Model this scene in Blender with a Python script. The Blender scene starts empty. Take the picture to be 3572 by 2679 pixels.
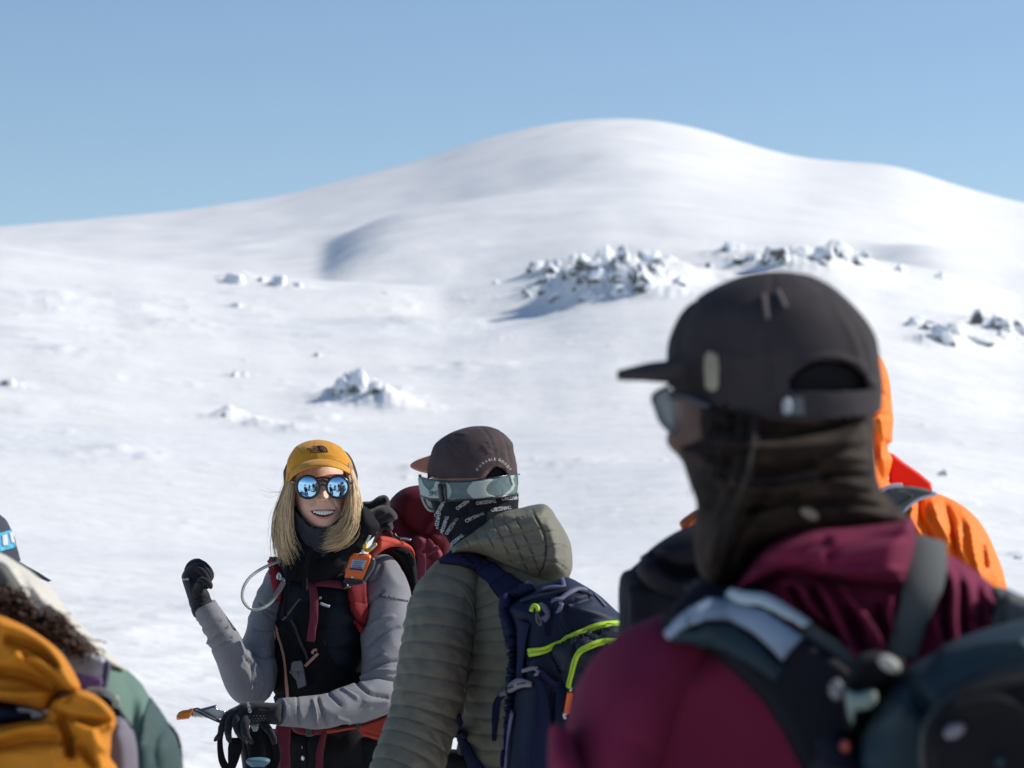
import bpy, bmesh, math, random
import numpy as np
from mathutils import Vector, noise, geometry
from mathutils.bvhtree import BVHTree
random.seed(7); RS = np.random.RandomState(11)
C = bpy.context.scene.collection
SC = bpy.context.scene
# ---------------------------------------------------------------- camera
F, CX, CY, CAMH = 9922.0, 1786.0, 1339.5, 1.45
PITCH = math.atan(575.5/F); cp, sp = math.cos(PITCH), math.sin(PITCH)
cd = bpy.data.cameras.new('camera'); cam = bpy.data.objects.new('camera', cd); C.objects.link(cam)
cam.location = (0, 0, CAMH); cam.rotation_euler = (math.pi/2+PITCH, 0, 0)
cd.lens = 100; cd.sensor_width = 36; cd.clip_start = 0.1; cd.clip_end = 20000
cd.dof.use_dof = True; cd.dof.focus_distance = 7.4; cd.dof.aperture_fstop = 6.8; cd.dof.aperture_blades = 9
SC.camera = cam
# ---------------------------------------------------------------- sky and sun
SUN_AZ, SUN_EL = math.radians(75), math.radians(36)      # azimuth clockwise from +Y (away from camera)
w = bpy.data.worlds.new('World'); SC.world = w; w.use_nodes = True
nt = w.node_tree; sky = nt.nodes.new('ShaderNodeTexSky'); sky.sky_type = 'NISHITA'; sky.sun_disc = False
sky.sun_elevation = SUN_EL; sky.sun_rotation = SUN_AZ
sky.altitude = 900; sky.air_density = 1.0; sky.dust_density = 0.1; sky.ozone_density = 2.2
bg = nt.nodes['Background']; bg.inputs['Strength'].default_value = 0.117
nt.links.new(sky.outputs[0], bg.inputs[0])
sl = bpy.data.lights.new('sun', 'SUN'); sl.energy = 4.5; sl.angle = math.radians(0.53); sl.color = (1, 0.95, 0.86)
so = bpy.data.objects.new('sun', sl); C.objects.link(so)
sd = Vector((math.sin(SUN_AZ)*math.cos(SUN_EL), math.cos(SUN_AZ)*math.cos(SUN_EL), math.sin(SUN_EL)))
so.rotation_euler = sd.to_track_quat('Z', 'Y').to_euler(); so.location = (20, 10, 20)
vs = SC.view_settings; SC.display_settings.display_device = 'sRGB'
vs.view_transform = 'Standard'; vs.look = 'None'; vs.gamma = 1; vs.exposure = 0.07
SC.cycles.max_bounces = 8; SC.cycles.diffuse_bounces = 4; SC.cycles.use_denoising = True
# ---------------------------------------------------------------- helpers
def P(x, y, d):
    v = (CY-y)/F; t = d/(cp-sp*v)
    return Vector(((x-CX)/F*t, d, CAMH+(sp+cp*v)*t))
def PN(x, y, d):
    x, y, d = (np.asarray(q, float) for q in (x, y, d))
    v = (CY-y)/F; t = d/(cp-sp*v)
    return np.stack([(x-CX)/F*t, d+0*t, CAMH+(sp+cp*v)*t], -1)
def proj(p):
    p = np.asarray(p, float); z = p[..., 2]-CAMH
    f = cp*p[..., 1]+sp*z; u = -sp*p[..., 1]+cp*z
    return np.stack([CX+F*p[..., 0]/f, CY-F*u/f], -1)
def lin(r, g, b):
    f = lambda c: (c/255/12.92) if c <= 10 else ((c/255+.055)/1.055)**2.4
    return (f(r), f(g), f(b), 1)
ORG = {}; DEF = [6.9]
def mk(name, V, Fc, mat, parent=None, label=None, cat=None, group=None, kind=None, smooth=True, origin=None):
    V = np.asarray(V, float)
    if parent is not None: org = ORG[parent.name]
    elif origin is not None: org = np.array(origin, float)
    else: org = np.array([V[:, 0].mean(), V[:, 1].mean(), V[:, 2].min()])
    me = bpy.data.meshes.new(name)
    me.from_pydata((V-org).tolist(), [], [tuple(f) for f in Fc]); me.update()
    bm = bmesh.new(); bm.from_mesh(me); bmesh.ops.recalc_face_normals(bm, faces=bm.faces); bm.to_mesh(me); bm.free()
    if smooth: me.polygons.foreach_set('use_smooth', [True]*len(me.polygons))
    if mat: me.materials.append(mat)
    o = bpy.data.objects.new(name, me); C.objects.link(o)
    if parent is not None: o.parent = parent
    else: o.location = org
    ORG[o.name] = org
    props(o, label, cat, group, kind)
    return o
def props(o, label=None, cat=None, group=None, kind=None):
    for k, v in (('label', label), ('category', cat), ('group', group), ('kind', kind)):
        if v: o[k] = v
def empty(name, loc, label, cat, group=None):
    o = bpy.data.objects.new(name, None); C.objects.link(o); o.location = loc; o.empty_display_size = .2
    ORG[o.name] = np.array(loc, float); props(o, label, cat, group); return o
def join(*ms):
    V = []; Fc = []; n = 0
    for v, f in ms:
        V.append(np.asarray(v, float)); Fc += [tuple(i+n for i in q) for q in f]; n += len(v)
    return np.concatenate(V), Fc
def tree(*ms):
    v, f = join(*ms); return BVHTree.FromPolygons([tuple(q) for q in v], f)
def spline(c, n):
    c = np.asarray(c, float)
    if len(c) == 2:
        t = np.linspace(0, 1, n)[:, None]; return c[0]*(1-t)+c[1]*t
    L = np.concatenate([[0], np.cumsum(np.maximum(1e-6, np.linalg.norm(np.diff(c[:, :3], axis=0), axis=1)))])
    m = np.zeros_like(c)
    for i in range(len(c)):
        a, b = max(0, i-1), min(len(c)-1, i+1); m[i] = (c[b]-c[a])/(L[b]-L[a])
    s = np.linspace(0, L[-1], n); k = np.clip(np.searchsorted(L, s, 'right')-1, 0, len(c)-2)
    h = (L[k+1]-L[k])[:, None]; t = ((s-L[k])[:, None])/h
    return ((2*t**3-3*t**2+1)*c[k]+(t**3-2*t**2+t)*h*m[k]+(-2*t**3+3*t**2)*c[k+1]+(t**3-t**2)*h*m[k+1])
def dpoly(p, poly):
    p = np.asarray(p, float)[:, :2]; poly = np.asarray(poly, float); best = np.full(len(p), 1e9)
    for a, b in zip(poly[:-1], poly[1:]):
        ab = b-a; t = np.clip(((p-a)@ab)/max(1e-9, ab@ab), 0, 1)
        best = np.minimum(best, np.linalg.norm(p-(a+t[:, None]*ab), axis=1))
    return best
def crease(px, cr):
    o = np.zeros(len(px))
    for poly, wd, amp in cr or ():
        poly = spline(poly, max(8, 5*len(poly))) if len(poly) > 2 else np.asarray(poly, float)
        o += amp*np.exp(-(dpoly(px, poly)/wd)**2)
    return o
def vn(x, y, s=0):                      # vectorised value noise, -1..1
    x = np.asarray(x, float)+s*17.3; y = np.asarray(y, float)-s*9.1
    xi = np.floor(x); yi = np.floor(y); xf = x-xi; yf = y-yi
    def h(a, b):
        q = np.sin(a*127.1+b*311.7+s*74.7)*43758.5453; return q-np.floor(q)
    u = xf**3*(xf*(6*xf-15)+10); v = yf**3*(yf*(6*yf-15)+10)
    return 2*((h(xi, yi)*(1-u)+h(xi+1, yi)*u)*(1-v)+(h(xi, yi+1)*(1-u)+h(xi+1, yi+1)*u)*v)-1
def n3(V, f, seed=0):
    return np.array([noise.noise(Vector((q[0]*f+seed, q[1]*f+seed*.7, q[2]*f-seed))) for q in V])
def wrinkle(V, amp, f=14, seed=0, stretch=(1, 1, 1)):
    Q = np.asarray(V)*np.array(stretch)
    a = n3(Q, f*.35, seed+3); W = Q+.03*np.stack([a, a, a], -1)
    r = 1-np.abs(n3(W, f, seed))*2.2; return amp*r
def grid_faces(n, m, closed=True):
    fs = []
    for i in range(n-1):
        for j in range(m if closed else m-1):
            k = (j+1) % m; fs.append((i*m+j, i*m+k, (i+1)*m+k, (i+1)*m+j))
    return fs
def loft(ctrl, n=60, m=32, p=2.0, disp=None, cr=None, fold=0, ff=14, seed=0, caps=True, world=False, S0=None, T0=None):
    """ctrl rows (x, y, depth, halfwidth_px, halfdepth_m) -> rings around the splined path"""
    c = np.asarray(ctrl, float)
    if not world:
        w3 = PN(c[:, 0], c[:, 1], c[:, 2]); c = np.column_stack([w3, c[:, 3]*c[:, 2]/F, c[:, 4]])
    c = spline(c, n); ctr = c[:, :3]; T = np.gradient(ctr, axis=0); T /= np.linalg.norm(T, axis=1)[:, None]+1e-9
    if T0 is not None: T = np.tile(np.array(T0, float), (n, 1))
    Yh = np.array([0, 1., 0]) if S0 is None else np.array(S0, float)
    S = np.cross(T, Yh); S /= np.linalg.norm(S, axis=1)[:, None]+1e-9; D = np.cross(S, T)
    th = np.linspace(0, 2*math.pi, m, endpoint=False); ct, st = np.cos(th), np.sin(th)
    sx = np.sign(ct)*np.abs(ct)**(2/p); sy = np.sign(st)*np.abs(st)**(2/p)
    N = S[:, None, :]*sx[None, :, None]*c[:, 3][:, None, None]+D[:, None, :]*sy[None, :, None]*c[:, 4][:, None, None]
    V = (ctr[:, None, :]+N).reshape(-1, 3); NN = N.reshape(-1, 3); NN = NN/(np.linalg.norm(NN, axis=1)[:, None]+1e-9)
    off = np.zeros(len(V))
    ds = np.concatenate([[0], np.cumsum(np.linalg.norm(np.diff(ctr, axis=0), axis=1))])
    if disp is not None: off += disp(np.repeat(ds, m), np.tile(th, n), V)
    if fold: off += wrinkle(V, fold, ff, seed)
    V = V+NN*off[:, None]
    if cr: V = V+NN*(crease(proj(V), cr)*(NN[:, 1] < .3))[:, None]
    Fc = grid_faces(n, m)
    if caps:
        V = np.vstack([V, V[:m].mean(0), V[(n-1)*m:n*m].mean(0)]); a = n*m
        Fc += [(a, (j+1) % m, j) for j in range(m)]+[(a+1, (n-1)*m+j, (n-1)*m+(j+1) % m) for j in range(m)]
    return V, Fc
def tube(pts, r, m=8, n=None, flat=1.0):
    pts = np.asarray([tuple(q) for q in pts], float); r = np.broadcast_to(np.asarray(r, float), (len(pts),))
    return loft(np.column_stack([pts, r, r*flat]), n or max(4, len(pts)*5), m, world=True)
def tri(poly, sp_):
    poly = np.asarray(poly, float); seg = []
    for a, b in zip(poly, np.roll(poly, -1, 0)):
        k = max(1, int(np.linalg.norm(b-a)/sp_))
        seg += [a+(b-a)*t/k for t in range(k)]
    B = np.array(seg); lo, hi = B.min(0), B.max(0)
    gx = np.arange(lo[0], hi[0], sp_); gy = np.arange(lo[1], hi[1], sp_*.87); G = []
    for i, yy in enumerate(gy): G += [(xx+(i % 2)*sp_/2, yy) for xx in gx]
    G = np.array(G); ins = np.zeros(len(G), bool); j = len(B)-1
    for i in range(len(B)):
        (xi, yi), (xj, yj) = B[i], B[j]
        c_ = ((yi > G[:, 1]) != (yj > G[:, 1])) & (G[:, 0] < (xj-xi)*(G[:, 1]-yi)/((yj-yi) or 1e-9)+xi); ins ^= c_; j = i
    G = G[ins]; Bc = np.vstack([B, B[:1]])
    G = G[dpoly(G, Bc) > sp_*.45] if len(G) else G.reshape(0, 2)
    A = [Vector(q) for q in np.vstack([B, G])]; e = [(i, (i+1) % len(B)) for i in range(len(B))]
    r = geometry.delaunay_2d_cdt(A, e, [], 1, 1e-4)
    v2 = np.array([tuple(q) for q in r[0]]); f2 = [tuple(f) for f in r[2]]
    return v2, f2, Bc
def smooth_poly(poly, k=6):
    c = np.asarray(poly, float); c = np.vstack([c[-2:], c, c[:3]]); s = spline(c, len(c)*k)
    L = np.linalg.norm(np.diff(c, axis=0), axis=1); L = np.concatenate([[0], np.cumsum(L)]); q = np.linspace(0, L[-1], len(s))
    return s[(q >= L[2]) & (q < L[-3])]
def boundary(f2):
    cnt = {}
    for f in f2:
        for a, b in zip(f, f[1:]+f[:1]): cnt[(a, b)] = cnt.get((a, b), 0)+1
    return [(a, b) for (a, b) in cnt if (b, a) not in cnt]
def pillow(poly, d, T, R=None, sp_=8, cr=None, fold=0, ff=12, seed=0, dfun=None, smooth=True, back=1.0, edge=.0, stretch=(1, 1, 1)):
    """a stuffed body with the outline poly (px), centre depth d (m), half thickness T (m), rounding radius R (px)"""
    if smooth: poly = smooth_poly(poly)
    v2, f2, Bc = tri(poly, sp_)
    ds = dpoly(v2, Bc); R = R or ds.max(); q = np.clip(ds/R, 0, 1); t = T*np.sqrt(np.maximum(0, 1-(1-q)**2))+edge
    base = np.full(len(v2), float(d)) if dfun is None else dfun(v2[:, 0], v2[:, 1])
    inn = ds > 1e-3; w_ = np.clip(ds/(R*.25), 0, 1)
    fr = t+(crease(v2, cr))*w_
    if fold: fr = fr+wrinkle(PN(v2[:, 0], v2[:, 1], base), fold, ff, seed, stretch)*w_
    Vf = PN(v2[:, 0], v2[:, 1], base-fr); Vb = PN(v2[:, 0], v2[:, 1], base+t*back)
    be = boundary(f2); n = len(v2)
    Fc = list(f2)+[tuple(i+n for i in f[::-1]) for f in f2]+[(a, a+n, b+n, b) for a, b in be]
    return np.vstack([Vf, Vb]), Fc
def hit(bv, x, y, dd=7.0):
    o = Vector((0, 0, CAMH)); r = (P(x, y, 1.0)-o).normalized(); q = bv.ray_cast(o, r)
    if q[0] is None:
        return None
    nrm = q[1] if q[1].dot(r) < 0 else -q[1]
    return q[0], nrm
def patch(poly, bv, off=.003, th=.006, sp_=8, cr=None, smooth=False, dd=7.0, puff=0, R=None):
    if smooth: poly = smooth_poly(poly)
    v2, f2, Bc = tri(poly, sp_); V = []; Vb = []; co = crease(v2, cr); ds = dpoly(v2, Bc); last = None
    R = R or max(1e-6, ds.max()); pf = puff*np.sqrt(np.maximum(0, 1-(1-np.clip(ds/R, 0, 1))**2))
    hs = [hit(bv, x, y) for x, y in v2]; ok = [i for i, h in enumerate(hs) if h]
    if not ok: hs = [(P(x, y, DEF[0]), Vector((0, -1, 0))) for x, y in v2]; ok = [0]
    okp = v2[ok]
    for i, (x, y) in enumerate(v2):
        h = hs[i]
        if h is None:
            k = ok[int(np.argmin(np.linalg.norm(okp-v2[i], axis=1)))]; d_ = hs[k][0].y; p = P(x, y, d_); nr = Vector((0, -1, 0))
        else: p, nr = h
        nr = (nr+Vector((0, -.5, 0))).normalized()
        V.append(p+nr*(off+th+co[i]+pf[i])); Vb.append(p+nr*(off-th*.3-.004))
    n = len(v2); be = boundary(f2)
    Fc = list(f2)+[tuple(i+n for i in f[::-1]) for f in f2]+[(a, a+n, b+n, b) for a, b in be]
    return np.array([tuple(q) for q in V+Vb]), Fc
def ribbon(poly, bv, wd, th=.003, off=.002, n=None, rnd=False, curve=True, d=None):
    """strap of width wd (m) along a px polyline laid on surface bv; or free in space when rows hold (x,y,depth)"""
    poly = np.asarray(poly, float); n = n or max(6, int(np.abs(np.diff(poly[:, :2], axis=0)).sum()/12))
    c = spline(poly, n) if curve else spline(poly, n)
    pts = []; nr = []
    if bv is None:
        for r in c: pts.append(P(r[0], r[1], r[2] if len(r) > 2 else d)); nr.append(Vector((0, -1, .1)))
    else:
        for r in c:
            h = hit(bv, r[0], r[1])
            if h: pts.append(h[0]); nr.append(h[1])
            elif pts: pts.append(P(r[0], r[1], pts[-1].y)); nr.append(nr[-1])
        if len(pts) < 3:
            pts = [P(r[0], r[1], DEF[0]) for r in c]; nr = [Vector((0, -1, 0)) for r in c]
    pts = np.array([tuple(q) for q in pts]); nr = np.array([tuple(q) for q in nr])
    for _ in range(2):
        if len(nr) > 4: nr[1:-1] = (nr[:-2]+nr[1:-1]*2+nr[2:])/4; pts[1:-1, 1] = (pts[:-2, 1]+2*pts[1:-1, 1]+pts[2:, 1])/4
    nr /= np.linalg.norm(nr, axis=1)[:, None]+1e-9
    T = np.gradient(pts, axis=0); T /= np.linalg.norm(T, axis=1)[:, None]+1e-9
    S = np.cross(T, nr); S /= np.linalg.norm(S, axis=1)[:, None]+1e-9; N = np.cross(S, T)
    ws = np.broadcast_to(np.asarray(wd, float), (len(pts),)) if np.ndim(wd) == 0 else np.interp(np.linspace(0, 1, len(pts)), np.linspace(0, 1, len(wd)), wd)
    ws = ws[:, None]/2
    prof = [(-1, 0), (-.92, 1), (0, 1.15), (.92, 1), (1, 0), (.92, -1), (-.92, -1)] if not rnd else [(math.cos(a), math.sin(a)*1.0) for a in np.linspace(0, 2*math.pi, 10, endpoint=False)]
    V = np.concatenate([pts[:, None, :]+S[:, None, :]*(ws*pr[0])[:, None, :]+N[:, None, :]*(off+th*pr[1]*.5+th*.3) for pr in prof], 1).reshape(-1, 3)
    m = len(prof); k = len(pts); Fc = grid_faces(k, m)+[tuple(range(m)), tuple(range((k-1)*m, k*m))]
    return V, Fc
def text_mesh(s, pos, size, ang=0, bv=None, off=.002, bold=0.0, skew=0, arc=None, flipx=False, shx=1.0, d=None, th=.0008, quad=None):
    """lettering s centred on px pos, cap size in px, laid on surface bv"""
    cu = bpy.data.curves.new('t', 'FONT'); cu.body = s; cu.size = 1; cu.align_x = 'CENTER'; cu.align_y = 'CENTER'; cu.offset = bold; cu.resolution_u = 3
    ob = bpy.data.objects.new('t', cu); C.objects.link(ob); bpy.context.view_layer.update()
    me = bpy.data.meshes.new_from_object(ob.evaluated_get(bpy.context.evaluated_depsgraph_get()))
    V2 = np.array([tuple(v.co) for v in me.vertices])[:, :2]; f2 = [tuple(p.vertices) for p in me.polygons]
    bpy.data.objects.remove(ob); bpy.data.curves.remove(cu); bpy.data.meshes.remove(me)
    V2 = V2*size*1.35; V2[:, 0] *= shx
    if flipx: V2[:, 0] *= -1
    V2[:, 0] += V2[:, 1]*skew
    if arc:                                # arc = radius px (text bends over a circle)
        a = V2[:, 0]/arc; r = arc+V2[:, 1]; V2 = np.stack([r*np.sin(a), r*np.cos(a)-arc], -1)
    ca, sa = math.cos(ang), math.sin(ang)
    X = pos[0]+V2[:, 0]*ca-V2[:, 1]*sa; Y = pos[1]-(V2[:, 1]*ca+V2[:, 0]*sa)
    V = []; miss = set()
    for x, y in zip(X, Y):
        h = hit(bv, x, y) if bv else None
        if h: V.append(tuple(h[0]+h[1]*off)); last = h
        else:
            if bv and not d: miss.add(len(V))
            dd = d if d else (V[-1][1] if V else 7.0); V.append(tuple(P(x, y, dd-off)))
    return np.array(V), [f for f in f2 if not miss.intersection(f)]
# ---------------------------------------------------------------- materials
def mat(name, col, rough=.85, metal=0, bump=0, bscale=200, var=.0, vscale=8, sheen=0, spec=.18, coat=0, weave=None, alpha=1, trans=0, bdist=.002):
    m = bpy.data.materials.new(name); m.use_nodes = True; nt = m.node_tree; b = nt.nodes['Principled BSDF']
    col = lin(*col) if max(col) > 1 else (*col, 1)
    b.inputs['Base Color'].default_value = col; b.inputs['Roughness'].default_value = rough; b.inputs['Metallic'].default_value = metal
    b.inputs['Specular IOR Level'].default_value = spec; b.inputs['Sheen Weight'].default_value = sheen; b.inputs['Sheen Roughness'].default_value = .5
    b.inputs['Coat Weight'].default_value = coat; b.inputs['Transmission Weight'].default_value = trans; b.inputs['Alpha'].default_value = alpha
    tc = nt.nodes.new('ShaderNodeTexCoord')
    if var:
        n = nt.nodes.new('ShaderNodeTexNoise'); n.inputs['Scale'].default_value = vscale; n.inputs['Detail'].default_value = 6
        nt.links.new(tc.outputs['Object'], n.inputs[0])
        r = nt.nodes.new('ShaderNodeMapRange'); r.inputs[1].default_value = .25; r.inputs[2].default_value = .75; r.inputs[3].default_value = 1-var; r.inputs[4].default_value = 1+var
        nt.links.new(n.outputs[0], r.inputs[0])
        x = nt.nodes.new('ShaderNodeVectorMath'); x.operation = 'SCALE'; x.inputs[0].default_value = col[:3]
        nt.links.new(r.outputs[0], x.inputs['Scale']); nt.links.new(x.outputs[0], b.inputs['Base Color'])
    if bump:
        n = nt.nodes.new('ShaderNodeTexNoise'); n.inputs['Scale'].default_value = bscale; n.inputs['Detail'].default_value = 4
        nt.links.new(tc.outputs['Object'], n.inputs[0])
        bp = nt.nodes.new('ShaderNodeBump'); bp.inputs['Strength'].default_value = bump; bp.inputs['Distance'].default_value = bdist
        nt.links.new(n.outputs[0], bp.inputs['Height']); nt.links.new(bp.outputs[0], b.inputs['Normal'])
    return m
# ================================================================ terrain
D2S = 1.6148
def ctl(pts):
    a = np.array(pts, float)*D2S; return lambda x: np.interp(x, a[:, 0], a[:, 1])
def sm(f, wn=15):                            # smooth a piecewise curve
    xs = np.linspace(-2600, 6200, 900); ys = f(xs); k = np.hanning(wn); k /= k.sum()
    yp = np.convolve(np.pad(ys, wn//2, 'edge'), k, 'valid'); return lambda x: np.interp(x, xs, yp)
crest = sm(ctl([(-1500, 470), (0, 506), (200, 535), (450, 567), (700, 589), (960, 606), (1060, 592), (1180, 572), (1330, 545), (1480, 536), (1640, 528), (1800, 528), (1900, 560), (2050, 590), (2212, 640), (3400, 700)]))
crest_w = sm(crest, 181); crest_m = sm(crest, 51)
skyl = sm(ctl([(-1500, 560), (0, 487), (150, 475), (380, 453), (600, 420), (740, 385), (900, 343), (1050, 295), (1180, 265), (1280, 253), (1350, 251), (1430, 256), (1520, 275), (1620, 308), (1730, 337), (1830, 347), (1900, 350), (1960, 360), (2080, 400), (2212, 435), (3400, 620)]), 29)
MOUNDS = []      # (x, y, d, radius, height)
DC, DV, DR = 140.0, 215.0, 900.0
def height(X, Y):
    X = np.asarray(X, float); Y = np.asarray(Y, float)
    r = np.hypot(X, Y)+1e-6; az = np.arctan2(X, Y); az2 = np.clip(az, -.27, .27)
    d = r*np.cos(az2); xs = CX+F*np.tan(az2)
    wob = vn(xs/420+np.log(d)*1.7, np.log(d)*3, 2)*np.where(d > 200, 4, 9)+vn(xs/150+np.log(d)*3.1, np.log(d)*13-xs/700, 3)*3
    yc = crest(xs); ys = skyl(xs)
    t = np.clip(np.log(np.maximum(d, 18)/18)/math.log(DC/18), 0, 1)
    yb = crest_w(xs)+(yc-crest_w(xs))*np.clip((t-.55)/.45, 0, 1)**1.5; y1 = 2715+(yb-2715)*(t**1.04)
    yv = crest_m(xs)+165
    v = np.clip((d-DC)/(DV-DC), 0, 1); y2 = yc+(yv-yc)*(v*v*(3-2*v))
    s = np.clip(np.log(np.maximum(d, DV)/DV)/math.log(DR/DV), 0, 1)
    y3 = yv+(ys-yv)*np.sin(s*math.pi/2)**.85
    # rounded spur at the foot of the mountain, steep on its left side
    x0 = 1118+(.30-s)*(-60); sx = 1-np.exp(-np.logaddexp(0, (xs-x0-15)/16)*16/190); win = 1/(1+np.exp(-(s-.10)/.02))/(1+np.exp((s-.335-.00002*(xs-1118))/.022))
    y3 = y3-155*sx*win*np.exp(-np.logaddexp(0, (xs-1450)/90)*90/900)
    hump2 = np.exp(-((xs-2150)/330)**2)*np.exp(-((s-.50)/.09)**2); y3 = y3-28*hump2
    lip = np.exp(-((xs-870)/190)**2)*np.exp(-((s-.36-(xs-870)*.0002)/.025)**2); y3 = y3-13*lip
    rr = 1/(1+np.exp(-(xs-3120)/60))*np.exp(-((s-.10)/.07)**2); y3 = y3-120*rr
    y4 = ys+(d/DR-1)*300
    yy = np.where(d < DC, y1, np.where(d < DV, y2, np.where(d < DR, y3, y4)))+wob*np.clip((d-30)/60, 0, 1)*np.clip((DR-d)/200, 0, 1)
    e = (1915-yy)/F*(1+0*yy)
    h = CAMH+e*d
    h = np.where(d < 18, 0, h)
    back = np.clip((np.abs(az)-.30)/.9, 0, 1)*np.clip((r-18)/40, 0, 1); h = h*(1-.92*back)
    # wind-carved relief
    Q = X*.93+Y*.37; Rr = -X*.37+Y*.93
    rows = np.clip(d/2844/.09, 0.02, 9)
    for wl, amp, sd_ in ((.5, .018, 1), (1.3, .06, 2), (3.2, .19, 3), (8, .22, 4), (22, .30, 5), (70, .7, 6)):
        fade = np.clip((wl/rows-1.2)/2, 0, 1)*np.clip((r-2)/8, .15, 1)
        if wl > 20: fade = fade*np.clip((r-60)/100, 0, 1)
        fade = fade*(1-.65*np.clip((r-220)/150, 0, 1))
        nn = vn(Q/wl/2.1, Rr/wl*.9, sd_)+.5*vn(Q/wl*.9, Rr/wl*1.9, sd_+20)
        pt = np.clip(vn(X/17, Y/23, 31)*1.1+.45, .1, 1)
        h = h+amp*fade*(nn if wl > 2 else -np.abs(nn)*1.4)*(pt if wl < 5 else 1)
    for mx, my, md, ra, mh, sk in MOUNDS:
        k = (np.abs(X-mx) < 5*ra) & (np.abs(Y-my) < 6*ra)
        if not k.any(): continue
        Xk, Yk = X[k], Y[k]; u = Xk-mx; u2 = np.where(u < 0, u/ra/1.25, u/ra/(1.0+sk)); q = np.sqrt(u2**2+((Yk-my)/ra/1.5)**2)
        h[k] = h[k]+mh*np.exp(-q**1.5*1.6)*(1+.45*vn(Xk/ra*3, Yk/ra*3, 8))
    return h
def ground_px(x, y, dmin=19.0, dmax=None):
    """distance at which the pixel's ray meets the snow"""
    ds = np.exp(np.linspace(math.log(dmin), math.log(dmax or DC+10), 1500))
    w3 = PN(np.full(1500, float(x)), np.full(1500, float(y)), ds); hh = height(w3[:, 0], w3[:, 1])
    k = np.argmax(hh >= w3[:, 2]) if (hh >= w3[:, 2]).any() else None
    return float(ds[k]) if k is not None else None
def mound(xd, yd, rpx, hpx, sk=.8):
    x, y = xd*D2S, yd*D2S; d = ground_px(x, y)
    if d is None: d = DC-2
    p = P(x, y, d); MOUNDS.append((p.x, p.y, d, rpx*D2S*d/F, hpx*D2S*d/F, sk))
for a in ((765, 862, 62, 50), (745, 862, 34, 34), (790, 856, 46, 42), (830, 868, 50, 26), (1320, 618, 120, 50), (1240, 632, 80, 34), (1420, 596, 90, 30), (1700, 572, 120, 30), (1820, 562, 70, 26), (2050, 735, 70, 20), (2150, 712, 70, 24), (495, 905, 40, 26), (560, 922, 50, 18), (640, 930, 40, 16), (700, 905, 60, 10), (380, 700, 80, 12), (150, 760, 90, 12), (250, 980, 120, 14), (1000, 800, 120, 16), (930, 1010, 80, 10), (120, 640, 90, 12), (900, 700, 100, 12), (515, 812, 26, 13), (520, 606, 40, 18), (615, 618, 34, 16), (512, 665, 30, 11), (20, 835, 30, 16), (1160, 592, 30, 18),
          (880, 880, 55, 10), (2030, 742, 42, 18), (2150, 720, 55, 22), (1985, 705, 24, 10), (1700, 580, 80, 22), (1350, 620, 85, 26), (1440, 640, 40, 20), (1580, 545, 45, 16), (1830, 560, 60, 16), (2200, 1200, 24, 12), (1240, 650, 60, 15), (690, 770, 16, 7), (1250, 1000, 60, 9)):
    mound(*a)
for k in range(150): mound(RS.uniform(0, 2212), RS.uniform(640, 1150), RS.uniform(5, 16), RS.uniform(1.5, 5), RS.uniform(0, 2))
for k in range(40): mound(RS.uniform(0, 1100), RS.uniform(600, 760), RS.uniform(8, 26), RS.uniform(2, 6), RS.uniform(0, 2))
for k in range(90):
    q = RS.uniform(0, 1); px_ = 1190+q*260+RS.normal()*30; py_ = 560+RS.uniform(0, 1)*85*(1-.3*q)
    mound(px_, py_, RS.uniform(14, 40), RS.uniform(3, 13), RS.uniform(.2, 1))
for k in range(50): mound(1560+RS.uniform(0, 330), 548+RS.uniform(0, 38), RS.uniform(14, 36), RS.uniform(3, 10), RS.uniform(.2, 1))
for k in range(30): mound(1970+RS.uniform(0, 260), 690+RS.uniform(0, 55), RS.uniform(14, 34), RS.uniform(3, 8), RS.uniform(.2, 1))
for k in range(24): mound(700+RS.uniform(0, 180), 835+RS.uniform(0, 40), RS.uniform(12, 26), RS.uniform(3, 8), RS.uniform(.2, 1))
az = np.concatenate([np.linspace(-math.pi, -.32, 46)[:-1], np.linspace(-.32, -.195, 14)[:-1], np.linspace(-.195, .195, 600), np.linspace(.195, .32, 14)[1:], np.linspace(.32, math.pi, 46)[1:-1]])
rad = np.concatenate([np.linspace(.6, 17, 40)[:-1], np.exp(np.linspace(math.log(17), math.log(DC+3), 420))[:-1], np.exp(np.linspace(math.log(DC+3), math.log(DV), 26))[:-1], np.exp(np.linspace(math.log(DV), math.log(DR*1.12), 240))[:-1], np.exp(np.linspace(math.log(DR*1.12), math.log(6000), 14))])
A_, R_ = np.meshgrid(az, rad); GX = R_*np.sin(A_); GY = R_*np.cos(A_)
GZ = height(GX, GY); V = np.stack([GX, GY, GZ], -1).reshape(-1, 3)
n_, m_ = GX.shape; ii = (np.arange(n_-1)[:, None]*m_+np.arange(m_)[None, :]); jj = (np.arange(n_-1)[:, None]*m_+(np.arange(m_)[None, :]+1) % m_)
Fq = np.stack([ii, jj, jj+m_, ii+m_], -1).reshape(-1, 4)
V = np.vstack([V, [[0, 0, 0.0]]]); cen = len(V)-1
me = bpy.data.meshes.new('snow_ground'); me.from_pydata(V.tolist(), [], Fq.tolist()+[(cen, j, (j+1) % m_) for j in range(m_)]); me.update()
me.polygons.foreach_set('use_smooth', [True]*len(me.polygons))
g = bpy.data.objects.new('snow_ground', me); C.objects.link(g); g['kind'] = 'structure'
if me.polygons[1000].normal.z < 0: me.flip_normals()
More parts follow.
